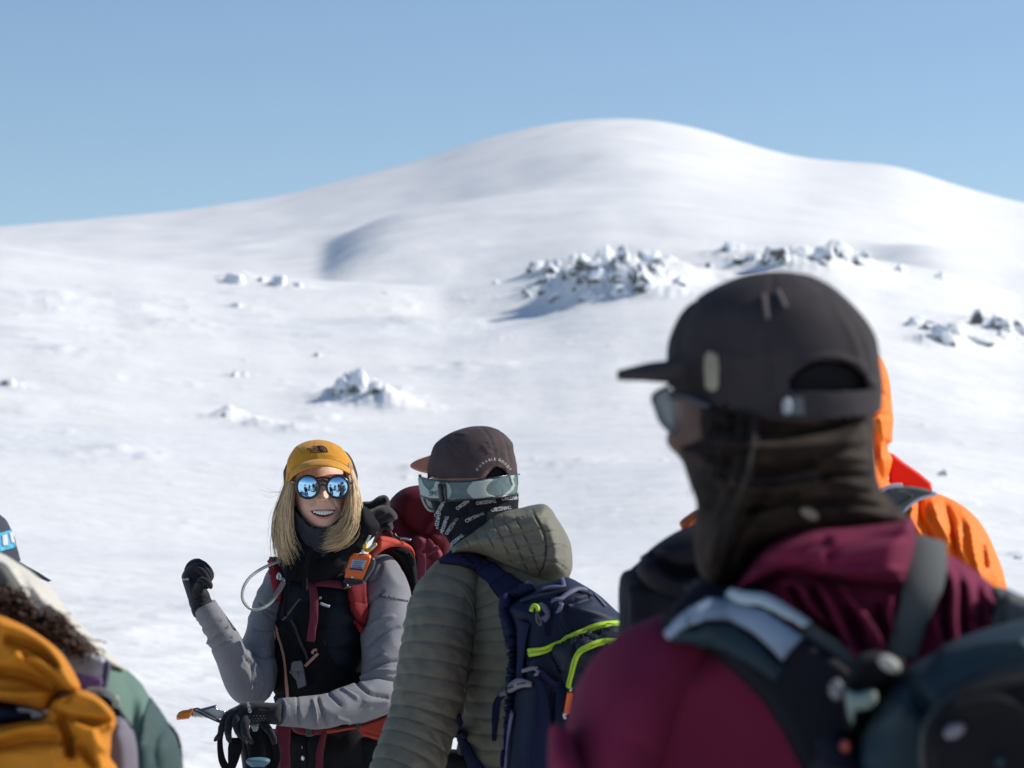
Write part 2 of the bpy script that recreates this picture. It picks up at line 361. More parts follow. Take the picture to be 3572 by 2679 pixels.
def snow_mat():
    m = bpy.data.materials.new('snow'); m.use_nodes = True; nt = m.node_tree; b = nt.nodes['Principled BSDF']
    b.inputs['Roughness'].default_value = .6; b.inputs['Specular IOR Level'].default_value = .25
    tc = nt.nodes.new('ShaderNodeTexCoord')
    cr = nt.nodes.new('ShaderNodeValToRGB'); n = nt.nodes.new('ShaderNodeTexNoise'); n.inputs['Scale'].default_value = .11; n.inputs['Detail'].default_value = 7
    mp = nt.nodes.new('ShaderNodeMapping'); mp.inputs['Scale'].default_value = (.5, 1.1, .3)
    nt.links.new(tc.outputs['Object'], mp.inputs[0]); nt.links.new(mp.outputs[0], n.inputs[0]); nt.links.new(n.outputs[0], cr.inputs[0])
    cr.color_ramp.elements[0].position = .35; cr.color_ramp.elements[0].color = (.80, .80, .80, 1)
    cr.color_ramp.elements[1].position = .6; cr.color_ramp.elements[1].color = (.87, .855, .835, 1)
    nt.links.new(cr.outputs[0], b.inputs['Base Color'])
    last = None
    for sc_, dist, st in ((.35, .20, .7), (1.6, .11, .9), (6.0, .045, .9), (40.0, .004, .5)):
        nn = nt.nodes.new('ShaderNodeTexNoise'); nn.inputs['Scale'].default_value = sc_; nn.inputs['Detail'].default_value = 5
        mp = nt.nodes.new('ShaderNodeMapping'); mp.inputs['Scale'].default_value = (.45, 1, 1); mp.inputs['Rotation'].default_value = (0, 0, .4)
        nt.links.new(tc.outputs['Object'], mp.inputs[0]); nt.links.new(mp.outputs[0], nn.inputs[0])
        bp = nt.nodes.new('ShaderNodeBump'); bp.inputs['Strength'].default_value = st; bp.inputs['Distance'].default_value = dist
        nt.links.new(nn.outputs[0], bp.inputs['Height'])
        if last: nt.links.new(last.outputs[0], bp.inputs['Normal'])
        last = bp
    nt.links.new(last.outputs[0], b.inputs['Normal'])
    return m
M_SNOW = snow_mat(); me.materials.append(M_SNOW)
def rock_mat():
    m = bpy.data.materials.new('snowy_rock'); m.use_nodes = True; nt = m.node_tree; b = nt.nodes['Principled BSDF']; b.inputs['Roughness'].default_value = .8
    tc = nt.nodes.new('ShaderNodeTexCoord'); ge = nt.nodes.new('ShaderNodeNewGeometry'); sx = nt.nodes.new('ShaderNodeSeparateXYZ')
    nt.links.new(ge.outputs['Normal'], sx.inputs[0])
    n = nt.nodes.new('ShaderNodeTexNoise'); n.inputs['Scale'].default_value = 3.5; n.inputs['Detail'].default_value = 6
    nt.links.new(tc.outputs['Object'], n.inputs[0])
    a = nt.nodes.new('ShaderNodeMath'); a.operation = 'MULTIPLY_ADD'; a.inputs[1].default_value = 2.2; nt.links.new(n.outputs[0], a.inputs[0]); nt.links.new(sx.outputs[2], a.inputs[2])
    # the snow colour spreads onto the right-hand faces too
    a2 = nt.nodes.new('ShaderNodeMath'); a2.operation = 'MULTIPLY_ADD'; a2.inputs[1].default_value = .45; nt.links.new(sx.outputs[0], a2.inputs[0]); nt.links.new(a.outputs[0], a2.inputs[2])
    st = nt.nodes.new('ShaderNodeMapRange'); st.inputs[1].default_value = .97; st.inputs[2].default_value = 1.13; nt.links.new(a2.outputs[0], st.inputs[0])
    cr = nt.nodes.new('ShaderNodeValToRGB'); n2 = nt.nodes.new('ShaderNodeTexNoise'); n2.inputs['Scale'].default_value = 9; nt.links.new(tc.outputs['Object'], n2.inputs[0]); nt.links.new(n2.outputs[0], cr.inputs[0])
    cr.color_ramp.elements[0].color = (.05, .05, .05, 1); cr.color_ramp.elements[1].color = (.22, .20, .16, 1)
    mx = nt.nodes.new('ShaderNodeMix'); mx.data_type = 'RGBA'; mx.inputs['B'].default_value = (.86, .87, .89, 1)
    nt.links.new(st.outputs[0], mx.inputs['Factor']); nt.links.new(cr.outputs[0], mx.inputs['A']); nt.links.new(mx.outputs['Result'], b.inputs['Base Color'])
    bp = nt.nodes.new('ShaderNodeBump'); bp.inputs['Strength'].default_value = .6; bp.inputs['Distance'].default_value = .05; nt.links.new(n2.outputs[0], bp.inputs['Height']); nt.links.new(bp.outputs[0], b.inputs['Normal'])
    return m
M_ROCK = rock_mat()
ico = bmesh.new(); bmesh.ops.create_icosphere(ico, subdivisions=4, radius=1)
IV = np.array([tuple(v.co) for v in ico.verts]); IF = [tuple(v.index for v in f.verts) for f in ico.faces]; ico.free()
def rock(xd, yd, wpx, hpx, label, group, seed):
    x, y = xd*D2S, yd*D2S; d = ground_px(x, y+hpx*.2*D2S)
    if d is None: d = DC-1
    p = P(x, y, d); z = float(height([p.x], [p.y])[0]); w_ = wpx*(1.9 if xd > 1960 and yd < 800 else 1.55)*D2S*d/F/2; h_ = hpx*1.15*D2S*d/F
    Vv = IV.copy(); rs = np.random.RandomState(seed)
    for k in range(13):                       # planar cuts give the block its faces
        nn = rs.normal(size=3); nn[2] = abs(nn[2])*.6; nn /= np.linalg.norm(nn); c_ = rs.uniform(.42, .75); q = Vv@nn; Vv = Vv-np.maximum(0, q-c_)[:, None]*nn*.9
    Vv = Vv*(1+.22*n3(Vv, 1.3, seed)+.09*n3(Vv, 3.5, seed+5)+.03*n3(Vv, 9, seed+5))[:, None]
    Vv = Vv*np.array([w_, w_*.9, h_*.8])+np.array([p.x, p.y, z+h_*.02])
    mk('snowy_rock', Vv, IF, M_ROCK, None, label, 'rock', group)
RK = [
 (738, 838, 40, 34, 'dark snow-streaked rock at the left end of the outcrop above the orange cap', 0),
 (775, 826, 34, 40, 'white rimed rock topping the outcrop above the orange cap', 0),
 (818, 840, 30, 30, 'rounded snow-plastered lump on the sunny side of the outcrop above the orange cap', 0),
 (506, 604, 52, 26, 'broad snow-capped rock leftmost of the pair on the left-hand slope', 1),
 (566, 603, 18, 12, 'small snowy rock between the two larger ones on the left-hand slope', 1),
 (603, 609, 34, 20, 'white rounded rock in the middle of the left-hand slope group', 1),
 (645, 616, 18, 14, 'small brown bare rock at the right end of the left-hand slope group', 1),
 (512, 661, 26, 16, 'low rock throwing a blue shadow below the left-hand slope group', 1),
 (508, 808, 18, 13, 'little pointed rock alone on the open snow left of the outcrop', 1),
 (488, 897, 20, 14, 'low pointed rock just breaking the snow far left of the orange cap', 1),
 (1073, 592, 18, 9, 'low grey rock at the far left end of the long ridge', 2),
 (1158, 577, 36, 22, 'dark-faced rock standing apart near the left end of the ridge', 2),
 (1190, 583, 30, 18, 'snow-topped rock just right of the lone dark-faced rock on the ridge', 2),
 (1180, 604, 26, 14, 'bare dark boulder low on the shaded side of the ridge', 2),
 (1232, 590, 30, 22, 'wedge-shaped rock in the shadow of the ridge cluster', 2),
 (1262, 563, 34, 28, 'dark leaning rock on the left shoulder of the ridge cluster', 2),
 (1305, 553, 36, 34, 'tall snowy block on the left summit of the ridge cluster', 2),
 (1348, 555, 26, 24, 'narrow grey rock behind the left summit of the ridge', 2),
 (1400, 555, 44, 34, 'broad snow-hooded rock near the middle of the ridge', 2),
 (1290, 600, 44, 22, 'blue-shaded boulder on the left flank of the ridge', 2),
 (1345, 592, 44, 24, 'snow-crusted boulder halfway down the left flank', 2),
 (1400, 610, 44, 36, 'bright upright snow-plastered block facing the sun on the ridge flank', 2),
 (1340, 628, 40, 18, 'flat shaded boulder at the foot of the ridge cluster', 2),
 (1270, 640, 40, 16, 'lowest long boulder at the foot of the ridge cluster', 2),
 (1210, 636, 34, 14, 'small shaded boulder at the left foot of the ridge cluster', 2),
 (1532, 576, 20, 12, 'small isolated stone above the black cap', 2),
 (1578, 535, 36, 30, 'square snow-capped block standing alone on the crest', 2),
 (1628, 556, 28, 18, 'low rock left of the big dark summit rock', 2),
 (1678, 548, 60, 44, 'biggest dark summit rock directly above the black cap', 2),
 (1730, 548, 34, 24, 'snow-covered rock leaning on the right of the biggest summit rock', 2),
 (1768, 552, 40, 26, 'white rock in the middle of the right-hand crest rocks', 2),
 (1815, 540, 40, 34, 'pointed white rock near the right end of the crest', 2),
 (1868, 552, 22, 14, 'small brown-sided stone at the right end of the crest', 2),
 (1945, 580, 30, 16, 'faint snowy stone beyond the right end of the crest', 3),
 (2030, 598, 26, 12, 'small dark stone far right below the skyline slope', 3),
 (1978, 695, 30, 22, 'dark rounded rock at the left of the right-hand boulder group', 3),
 (2032, 728, 46, 32, 'dark-fronted snow-topped boulder lowest in the right-hand boulder group', 3),
 (2060, 712, 44, 26, 'white boulder behind the dark-fronted one in the right-hand group', 3),
 (2120, 690, 50, 40, 'large dark-edged boulder near the right border', 3),
 (2110, 732, 44, 20, 'low shaded boulder in front of the large one near the right border', 3),
 (2160, 700, 44, 30, 'snow-covered boulder right of the large dark-edged one', 3),
 (2200, 706, 40, 32, 'boulder cut by the right border of the picture', 3),
 (2036, 1024, 22, 16, 'little dark stone alone on the snow right of the orange hood', 3),
 (2203, 1204, 28, 12, 'half-buried stone at the right border beside the orange sleeve', 3),
 (20, 826, 22, 10, 'low stone at the left border of the snow field', 1),
 (688, 768, 14, 7, 'tiny stone alone above the outcrop', 1),
]
GN = ['rocks of the outcrop above the orange cap', 'small rocks scattered on the left-hand slope', 'rocks along the ridge crest', 'rocks on the right-hand slope']
for i, (x, y, w_, h_, lb, gi) in enumerate(RK): rock(x, y, w_, h_, lb, GN[gi], i+3)

rr_ = np.random.RandomState(77)
for i in range(44):
    q = rr_.uniform(); rock(1150+q*290+rr_.normal()*14, 566+rr_.uniform()*92*(1-.4*q), rr_.uniform(12, 30), rr_.uniform(8, 22), 'small snow-plastered boulder in the crowded rock cluster left of the black cap', 'boulders crowded in the ridge cluster', 100+i)
for i in range(14):
    rock(1600+rr_.uniform()*270, 548+rr_.uniform()*22, rr_.uniform(12, 28), rr_.uniform(8, 20), 'small snowy boulder on the crest just above the black cap', 'boulders along the crest above the black cap', 150+i)
for i in range(10):
    rock(1985+rr_.uniform()*230, 700+rr_.uniform()*34, rr_.uniform(12, 28), rr_.uniform(8, 18), 'small boulder of the right-hand group near the picture border', 'boulders near the right border', 170+i)
for i in range(8):
    rock(715+rr_.uniform()*120, 822+rr_.uniform()*36, rr_.uniform(10, 22), rr_.uniform(8, 16), 'small broken stone in the outcrop above the mustard cap', 'stones of the outcrop', 190+i)
# ================================================================ people: shared pieces
def conv(ox, oy, k): return lambda *a: [(ox+q[0]*k, oy+q[1]*k)+tuple(q[2:]) for q in a]
cA = conv(900, 1480, .3617); cB = conv(580, 1880, .48154); cC = conv(1320, 1440, .7469); cD = conv(1900, 1800, .75588)
cE = conv(2100, 880, .67523); cL = conv(0, 1750, .5598); cO = conv(1400, 1460, .36173); cH = conv(600, 2400, .20344)
cW = conv(600, 1900, .21097); cP = conv(1700, 2000, .40923); cR = conv(1200, 1650, .27125); cG = conv(900, 2000, .27125)
def rows(cv, rr, d=None, k=None):
    """rows (x,y,depth,hw,hd) given in crop px"""
    s = cv((0, 0), (1, 0)); k = s[1][0]-s[0][0]
    return [(*cv((r[0], r[1]))[0], r[2], r[3]*k, r[4]) for r in rr]
def crs(cv, lst): return [(cv(*pl), w_, a_) for pl, w_, a_ in lst]
def cyl(xc, hw, dc, hd): return lambda x, y: dc-hd*np.sqrt(np.maximum(.0, 1-np.clip((x-xc)/hw, -1, 1)**2))
def sheet(rear, front, th=.004, n=40, k=10, bulge=0.0):
    """a curved sheet (cap brim) between two px+depth curves"""
    a = spline(rear, n); b = spline(front, n); V = []
    for s in range(k):
        t = s/(k-1); q = a*(1-t)+b*t; w3 = PN(q[:, 0], q[:, 1], q[:, 2]); w3[:, 2] += bulge*math.sin(math.pi*t); V.append(w3)
    V = np.array(V).reshape(-1, 3); N = len(V); f = grid_faces(k, n, False); W = V.copy(); W[:, 2] -= th
    be = boundary([tuple(q) for q in f])
    return np.vstack([V, W]), list(f)+[tuple(i+N for i in q[::-1]) for q in f]+[(a_, a_+N, b_+N, b_) for a_, b_ in be]
def cut(msh, drop):
    V, Fc = msh; pc = np.array([V[list(f)].mean(0) for f in Fc]); px = proj(pc); return V, [f for f, q, c3 in zip(Fc, px, pc) if not drop(q, c3)]
def shell(msh, th):
    """gives an open surface a thickness (inner copy)"""
    V, Fc = msh; me = bpy.data.meshes.new('s'); me.from_pydata(V.tolist(), [], [tuple(f) for f in Fc]); me.update()
    bm = bmesh.new(); bm.from_mesh(me); bmesh.ops.delete(bm, geom=[v for v in bm.verts if not v.link_faces], context='VERTS')
    bmesh.ops.recalc_face_normals(bm, faces=bm.faces); bm.normal_update()
    bm.verts.index_update(); v = np.array([tuple(q.co) for q in bm.verts]); nr = np.array([tuple(q.normal) for q in bm.verts]); f = [tuple(x.index for x in q.verts) for q in bm.faces]; bm.free()
    ctr = v.mean(0); sg_ = 1 if ((v-ctr)*nr).sum() > 0 else -1; n = len(v); be = boundary(f)
    v = np.vstack([v, v-nr*th*sg_]); f = f+[tuple(i+n for i in q[::-1]) for q in f]+[(a, a+n, b+n, b) for a, b in be]; bpy.data.meshes.remove(me); return v, f
def inpoly(x, y, poly):
    r = False; j = len(poly)-1
    for i in range(len(poly)):
        xi, yi = poly[i][:2]; xj, yj = poly[j][:2]
        if (yi > y) != (yj > y) and x < (xj-xi)*(y-yi)/((yj-yi) or 1e-9)+xi: r = not r
        j = i
    return r
def strands(guides, n, r=.0007, jit=8, seg=12, seed=0, wave=2.0, taper=.25, clump=0):
    """hair: each strand is a thin tapering tube between neighbouring guide curves (x,y,depth)"""
    rs = np.random.RandomState(seed); G = [spline(g_, seg) for g_ in guides]; Vs = []; Fs = []; off = 0
    for i in range(n):
        t = rs.uniform(0, len(G)-1-1e-6); k = int(t); f = t-k; q = G[k]*(1-f)+G[k+1]*f
        if clump:
            tc_ = (math.floor(t*clump)+.5+.35*math.sin(k*7.1+math.floor(t*clump)*3.3))/clump; tc_ = min(max(tc_, 0), len(G)-1-1e-6); kc = int(tc_); qc = G[kc]*(1-tc_+kc)+G[kc+1]*(tc_-kc); uu = np.linspace(0, 1, seg)[:, None]**1.3*.8; q = q*(1-uu)+qc*uu
        u = np.linspace(0, 1, seg)[:, None]; L = rs.uniform(.78, 1.07)
        q = q[0]+(q-q[0])*L+rs.normal(size=(1, 3))*np.array([jit, jit*.5, jit*.0012])*(.35+u)
        q[:, 0] += wave*np.sin(u[:, 0]*rs.uniform(4, 9)+rs.uniform(0, 6))*(.3+u[:, 0]); w3 = PN(q[:, 0], q[:, 1], q[:, 2])
        rr = r*rs.uniform(.7, 1.4)*(1-(1-taper)*u[:, 0]**3); T = np.gradient(w3, axis=0); T /= np.linalg.norm(T, axis=1)[:, None]
        S = np.cross(T, [0, 1, 0]); S /= np.linalg.norm(S, axis=1)[:, None]+1e-9; D = np.cross(S, T); m = 4
        ring = np.concatenate([w3[:, None]+S[:, None]*(rr*math.cos(a))[:, None, None]+D[:, None]*(rr*math.sin(a))[:, None, None] for a in (0, math.pi/2, math.pi, 1.5*math.pi)], 1).reshape(-1, 3)
        Vs.append(ring); Fs += [tuple(x+off for x in fc) for fc in grid_faces(seg, m)]; off += len(ring)
    return np.concatenate(Vs), Fs
def legs(parent, x, y, yaw, M_t, M_b, hip=.93, wd=.105, stance=.13, sx=1.0):
    """trousers and boots standing on the snow at world x,y"""
    c_, s_ = math.cos(yaw), math.sin(yaw); parts = []; boots = []
    for sg in (-1, 1):
        def w3(a, b, z): return (x+a*c_-b*s_, y+a*s_+b*c_, z)
        pts = [w3(sg*stance*.7, 0, hip+.06), w3(sg*stance*.8, 0, hip-.1), w3(sg*stance, -.02, .5), w3(sg*stance*1.05, 0, .28), w3(sg*stance*1.1, .01, .10)]
        rr = [wd*1.1, wd, wd*.8, wd*.72, wd*.75]
        parts.append(loft(np.column_stack([np.array(pts), rr, rr]), 40, 24, world=True, fold=.006, ff=9))
        bz = [(-.13, .045, .04, .035), (-.10, .05, .048, .05), (-.02, .065, .05, .065), (.05, .085, .055, .085), (.09, .10, .056, .10), (.14, .10, .052, .09)]
        c2 = [(*w3(sg*stance*1.1, -b*1.0, z), hw, hz) for b, z, hw, hz in [( .16, .04, .03, .03), (.12, .048, .045, .045), (.03, .06, .05, .06), (-.05, .085, .052, .085), (-.10, .09, .045, .08), (-.125, .085, .02, .05)]]
        boots.append(loft(c2, 24, 20, p=2.6, world=True, S0=(0, 0, 1)))
        boots.append(loft([(*w3(sg*stance*1.1, .04, .08), .055, .06), (*w3(sg*stance*1.1, .05, .24), .06, .065)], 10, 20, world=True))
    mk('trousers', *join(*parts), M_t, parent); mk('boot', *join(boots[0], boots[1]), M_b, parent); mk('boot', *join(boots[2], boots[3]), M_b, parent)
def quilt(sp_, amp, tilt=0, sharp=.55, cx=0):
    def f(ds, th, V):
        a = ds+tilt*np.sin(th); ph = np.abs(np.sin(math.pi*a/sp_))
        pk = n3(V*np.array([1, 1, .5]), 34, 5)*.0015*ph
        return amp*(ph**sharp-.7)+pk
    return f
# materials
M = {}
def skin(name, c_, var=.05):
    m = mat(name, c_, .5, var=var, vscale=30, bump=.3, bscale=500, spec=.35); nt = m.node_tree; b = nt.nodes['Principled BSDF']
    b.inputs['Subsurface Weight'].default_value = .12; b.inputs['Subsurface Radius'].default_value = (.012, .004, .002); b.inputs['Subsurface Scale'].default_value = .6
    lk = b.inputs['Base Color'].links[0].from_socket; n = nt.nodes.new('ShaderNodeTexNoise'); n.inputs['Scale'].default_value = 24; n.inputs['Detail'].default_value = 3   # blotchy, wind-flushed skin
    tc = nt.nodes.new('ShaderNodeTexCoord'); nt.links.new(tc.outputs['Object'], n.inputs[0]); r = nt.nodes.new('ShaderNodeMapRange'); r.inputs[1].default_value = .45; r.inputs[2].default_value = .7; r.inputs[4].default_value = .45; nt.links.new(n.outputs[0], r.inputs[0])
    mx = nt.nodes.new('ShaderNodeMix'); mx.data_type = 'RGBA'; mx.inputs['B'].default_value = (c_[0]*.92, c_[1]*.62, c_[2]*.60, 1); nt.links.new(r.outputs[0], mx.inputs['Factor']); nt.links.new(lk, mx.inputs['A']); nt.links.new(mx.outputs['Result'], b.inputs['Base Color'])
    return m
M['skin'] = skin('skin', (.88, .55, .40)); M['skin_dark'] = skin('skin_dark', (.085, .042, .032))
M['lip'] = mat('lip', (.60, .27, .22), .45); M['mouth'] = mat('mouth_inside', (.10, .02, .02), .6); M['teeth'] = mat('teeth', (.92, .88, .82), .25)
M['mustard'] = mat('mustard_cloth', (.56, .25, .018), .85, bump=.25, bscale=260, var=.12, vscale=25, sheen=.1)
M['black'] = mat('black_cloth', (.007, .007, .009), .9, bump=.4, bscale=240, var=.3, vscale=14)
M['fleece'] = mat('charcoal_fleece', (.028, .025, .028), .95, bump=.6, bscale=420, var=.15, vscale=30, sheen=.12)
M['vest'] = mat('navy_quilted_nylon', (.009, .011, .02), .6, bump=.3, bscale=120, var=.2, vscale=12)
M['grey'] = mat('grey_marl_jersey', (.215, .215, .235), .9, bump=.5, bscale=520, var=.14, vscale=300)
M['gaiter'] = mat('slate_jersey', (.04, .04, .052), .9, bump=.4, bscale=420, var=.15, vscale=40, sheen=.1)
M['red'] = mat('red_webbing', (.42, .055, .035), .75, bump=.4, bscale=700, var=.12, vscale=40)
M['wine'] = mat('wine_webbing', (.16, .028, .045), .8, bump=.4, bscale=800, var=.12, vscale=50)
M['wine_pack'] = mat('wine_nylon', (.10, .008, .014), .75, bump=.3, bscale=500, var=.2, vscale=12)
M['orange'] = mat('orange_plastic', (.80, .13, .012), .4, spec=.5, var=.06, vscale=20)
M['orange_clear'] = mat('orange_guard', (.75, .22, .015), .25, spec=.5, trans=.25)
M['plastic'] = mat('black_plastic', (.02, .02, .024), .4, spec=.5); M['pad'] = mat('rubber_pad', (.012, .013, .016), .6, bump=1, bscale=260); M['mesh'] = mat('grey_rubber', (.16, .16, .17), .6)
M['metal'] = mat('steel', (.50, .51, .52), .35, metal=1, var=.15, vscale=40); M['pink'] = mat('pink_zip', (.55, .27, .21), .7, bump=.6, bscale=900)
M['label'] = mat('pale_label', (.35, .42, .50), .5); M['white'] = mat('white_print', (.55, .57, .60), .7); M['ink'] = mat('dark_print', (.02, .02, .03), .7)
M['hair_blond'] = mat('blond_hair', (.74, .55, .32), .42, var=.3, vscale=14, spec=.5); M['hair_root'] = mat('dark_blond_hair', (.30, .19, .095), .5, var=.3, vscale=30)
M['lens'] = mat('mirror_lens', (.42, .72, .97), .02, metal=1)
M['frame'] = mat('dark_frame', (.012, .016, .03), .25, spec=.6)
M['glove'] = mat('glove_knit', (.018, .018, .024), .85, bump=.5, bscale=500, var=.3, vscale=60, sheen=.1); M['tube'] = mat('clear_tube', (.62, .66, .58), .12, trans=.7, spec=.5)
M['olive'] = mat('olive_nylon', (.16, .155, .12), .65, bump=.5, bscale=90, var=.12, vscale=30, bdist=.003)
M['brown_cap'] = mat('aubergine_cotton', (.068, .050, .052), .9, bump=.5, bscale=500, var=.18, vscale=24); M['salmon'] = mat('salmon_cotton', (.50, .20, .12), .85, bump=.4, bscale=500, var=.1)
M['sage'] = mat('sage_elastic', (.38, .44, .40), .8, bump=.3, bscale=900); M['teal_e'] = mat('teal_elastic', (.13, .19, .195), .9, bump=.8, bscale=500, var=.25, vscale=90)
M['buff'] = mat('black_printed_jersey', (.010, .012, .017), .85, bump=.3, bscale=400, var=.3, vscale=16)
M['navy'] = mat('navy_ripstop', (.006, .013, .036), .6, bump=.3, bscale=400, var=.2, vscale=14); M['navy_web'] = mat('navy_webbing', (.009, .013, .045), .8, bump=.4, bscale=800)
M['slate_n'] = mat('slate_ripstop', (.018, .024, .038), .6, bump=.4, bscale=350, var=.2, vscale=18); M['lilac'] = mat('lilac_grey_trim', (.13, .13, .22), .7, bump=.3, bscale=400)
M['lime'] = mat('lime_zip', (.42, .65, .05), .6, bump=.8, bscale=700, bdist=.001)
M['orange_j'] = mat('orange_shell', (.90, .20, .015), .6, var=.08, vscale=8, bump=.1, bscale=200); M['red_j'] = mat('red_lining', (.70, .03, .012), .6)
M['dark_j'] = mat('dark_navy_shell', (.010, .010, .017), .8, var=.3, vscale=9, bump=.2, bscale=100)
M['cap_black'] = mat('black_cap_cotton', (.036, .030, .034), .85, var=.25, vscale=14, bump=.3, bscale=300)
M['hair_brown'] = mat('brown_hair', (.022, .013, .009), .55, var=.5, vscale=22, spec=.4); M['buff_brown'] = mat('brown_mottled_scarf', (.030, .020, .015), .9, var=.85, vscale=28, bump=.4, bscale=60)  # scarf: strong mottling puts sunlit highlights into the colour
M['maroon'] = mat('maroon_fleece', (.155, .014, .046), .9, var=.12, vscale=12, bump=.3, bscale=300)
M['webgrey'] = mat('grey_webbing', (.09, .095, .095), .8, bump=.4, bscale=500); M['teal_p'] = mat('teal_nylon', (.017, .034, .045), .6, var=.2, vscale=9, bump=.2, bscale=300)
M['iceblue'] = mat('pale_blue_padding', (.21, .27, .36), .8, var=.15, vscale=14); M['mint'] = mat('pale_green_rubber', (.30, .40, .37), .5)
M['green_j'] = mat('sea_green_shell', (.115, .19, .155), .7, var=.08, vscale=8, bump=.15, bscale=150); M['green_d'] = mat('deep_green_shell', (.05, .085, .085), .7, var=.1, vscale=8)
M['cream'] = mat('cream_fleece', (.62, .58, .50), .95, var=.12, vscale=30, bump=.7, bscale=90, sheen=.3, bdist=.006); M['mauve'] = mat('mauve_grey_padding', (.17, .155, .19), .8, var=.12)
M['purple'] = mat('purple_cloth', (.22, .12, .28), .8); M['blueband'] = mat('blue_band', (.08, .36, .55), .7, var=.5, vscale=60)
M['trouser'] = mat('black_trouser', (.009, .009, .011), .75, bump=.3, bscale=150, var=.25, vscale=10); M['boot'] = mat('boot_leather', (.03, .026, .022), .6)
def T(name, msh, m, parent=None, **k): return mk(name, msh[0], msh[1], M[m] if isinstance(m, str) else m, parent, **k)
# ================================================================ smiling person in the mustard cap
WD = 7.1
wx, wy = P(1150, 1900, WD).x, WD+.03
wom = empty('person', (wx, wy, 0), 'smiling blond person in a mustard cap and round mirrored sunglasses raising one gloved fist', 'person')
# head and body in one skin
def face(V):
    px = proj(V); X, Y = px[:, 0], px[:, 1]; fr = np.clip((WD+.01-V[:, 1])/.05, 0, 1)
    g_ = lambda x, y, sx, sy, a: a*np.exp(-((X-x)/sx)**2-((Y-y)/sy)**2)
    t = np.clip((Y-1684)/58, 0, 1); nx = 1127+t*4
    o = (.006+.0165*t**1.3)*np.exp(-((X-nx)/(9.5+5.5*t))**2)*(1/(1+np.exp(-(Y-1676)/6)))*(1/(1+np.exp((Y-1749)/3)))
    o += g_(1115, 1744, 7, 7, .010)+g_(1147, 1743, 7, 7, .010)-g_(1123, 1751, 5, 3, .006)-g_(1140, 1750, 5, 3, .006)
    o += g_(1068, 1766, 24, 22, .007)+g_(1186, 1762, 24, 22, .007)+g_(1136, 1840, 22, 13, .006)+g_(1128, 1792, 44, 20, .006)-g_(1133, 1818, 26, 6, .003)
    o -= g_(1076, 1700, 30, 16, .009)+g_(1178, 1698, 30, 16, .009); o += g_(1120, 1672, 70, 10, .004)
    for pl in (([(1100, 1748), (1086, 1765), (1074, 1786)]), ([(1158, 1746), (1172, 1762), (1182, 1782)])): o -= .0045*np.exp(-(dpoly(px, pl)/4.5)**2)
    V = V.copy(); V[:, 1] -= o*fr; return V
hv, hf = loft([(1150, 2560, 7.16, 120, .09), (1140, 2300, 7.16, 120, .09), (1135, 2080, 7.16, 150, .085), (1140, 2000, 7.16, 120, .07), (1138, 1950, 7.15, 58, .06), (1134, 1900, 7.13, 52, .056), (1134, 1866, 7.10, 46, .055), (1135, 1851, 7.065, 38, .052), (1134, 1838, 7.055, 54, .074),
    (1131, 1815, 7.06, 72, .086), (1126, 1780, 7.07, 86, .095), (1121, 1740, 7.08, 94, .1), (1117, 1700, 7.085, 98, .102), (1114, 1650, 7.09, 98, .104), (1110, 1600, 7.10, 88, .095), (1106, 1565, 7.10, 62, .07), (1104, 1545, 7.1, 15, .02)], 330, 150, T0=(0, 0, 1))
hv = face(hv); body = mk('body', hv, hf, M['skin'], wom); HB = tree((hv, hf))
T('mouth', patch([(1083, 1782), (1105, 1782), (1128, 1785), (1150, 1781), (1170, 1780), (1160, 1793), (1145, 1801), (1128, 1804), (1110, 1801), (1095, 1794)], HB, -.001, .0015, 4), 'mouth', wom)
tv = []
for i in range(8):
    x0 = 1094+i*8.6; hgt = (6, 8.5, 11, 12.5, 12.5, 11, 8.5, 6)[i]; yt = 1783.5-(.5 if i in (0, 7) else 0)
    tv.append(patch([(x0+.5, yt), (x0+7.9, yt), (x0+8.1, yt+hgt-2), (x0+6.5, yt+hgt), (x0+2, yt+hgt), (x0+.3, yt+hgt-2)], HB, .0008, .0016, 3))
T('teeth', join(*tv), 'teeth', wom)
T('lip', ribbon([(1081, 1782), (1100, 1780.5), (1118, 1780), (1128, 1782), (1138, 1779.5), (1155, 1779), (1172, 1779)], HB, [.001, .0045, .005, .005, .0045, .001], .004, -.001, rnd=True), 'lip', wom)
T('lip', ribbon([(1083, 1785), (1096, 1796), (1112, 1804), (1128, 1807), (1145, 1804), (1160, 1796), (1171, 1783)], HB, [.001, .004, .006, .0065, .006, .004, .001], .004, -.0015, rnd=True), 'lip', wom)
# cap
arc = spline([(995, 1692), (1003, 1672), (1020, 1640), (1060, 1612), (1115, 1600), (1170, 1606), (1212, 1626), (1232, 1650), (1240, 1662)], 60)
cap = loft([(1117, 1690, 7.10, 117, .118), (1117, 1665, 7.10, 117, .118), (1116, 1630, 7.10, 114, .116), (1113, 1595, 7.10, 104, .108), (1111, 1566, 7.10, 84, .09), (1110, 1548, 7.1, 58, .06), (1110, 1538, 7.1, 32, .035), (1110, 1534, 7.1, 6, .008)], 90, 96, 2.15, T0=(0, 0, 1),
    cr=[([(1093, 1536), (1092, 1560), (1093, 1600)], 3, -.0018), ([(1099, 1536), (1098, 1560), (1099, 1600)], 2.5, .0012), ([(1190, 1548), (1214, 1590), (1228, 1640)], 4, -.003), ([(1030, 1572), (1012, 1610), (1004, 1650)], 4, -.003), ([(1040, 1560), (1050, 1580)], 5, .002), ([(1130, 1585), (1180, 1592)], 6, .002), ([(1010, 1650), (1040, 1618)], 5, -.002)], fold=.0016, ff=26)
cap = shell(cut(cap, lambda q, c3: c3[1] < 7.09 and q[1] > np.interp(q[0], arc[:, 0], arc[:, 1])), .002)
cp_ = T('cap', cap, 'mustard', wom); CB = tree(cap)
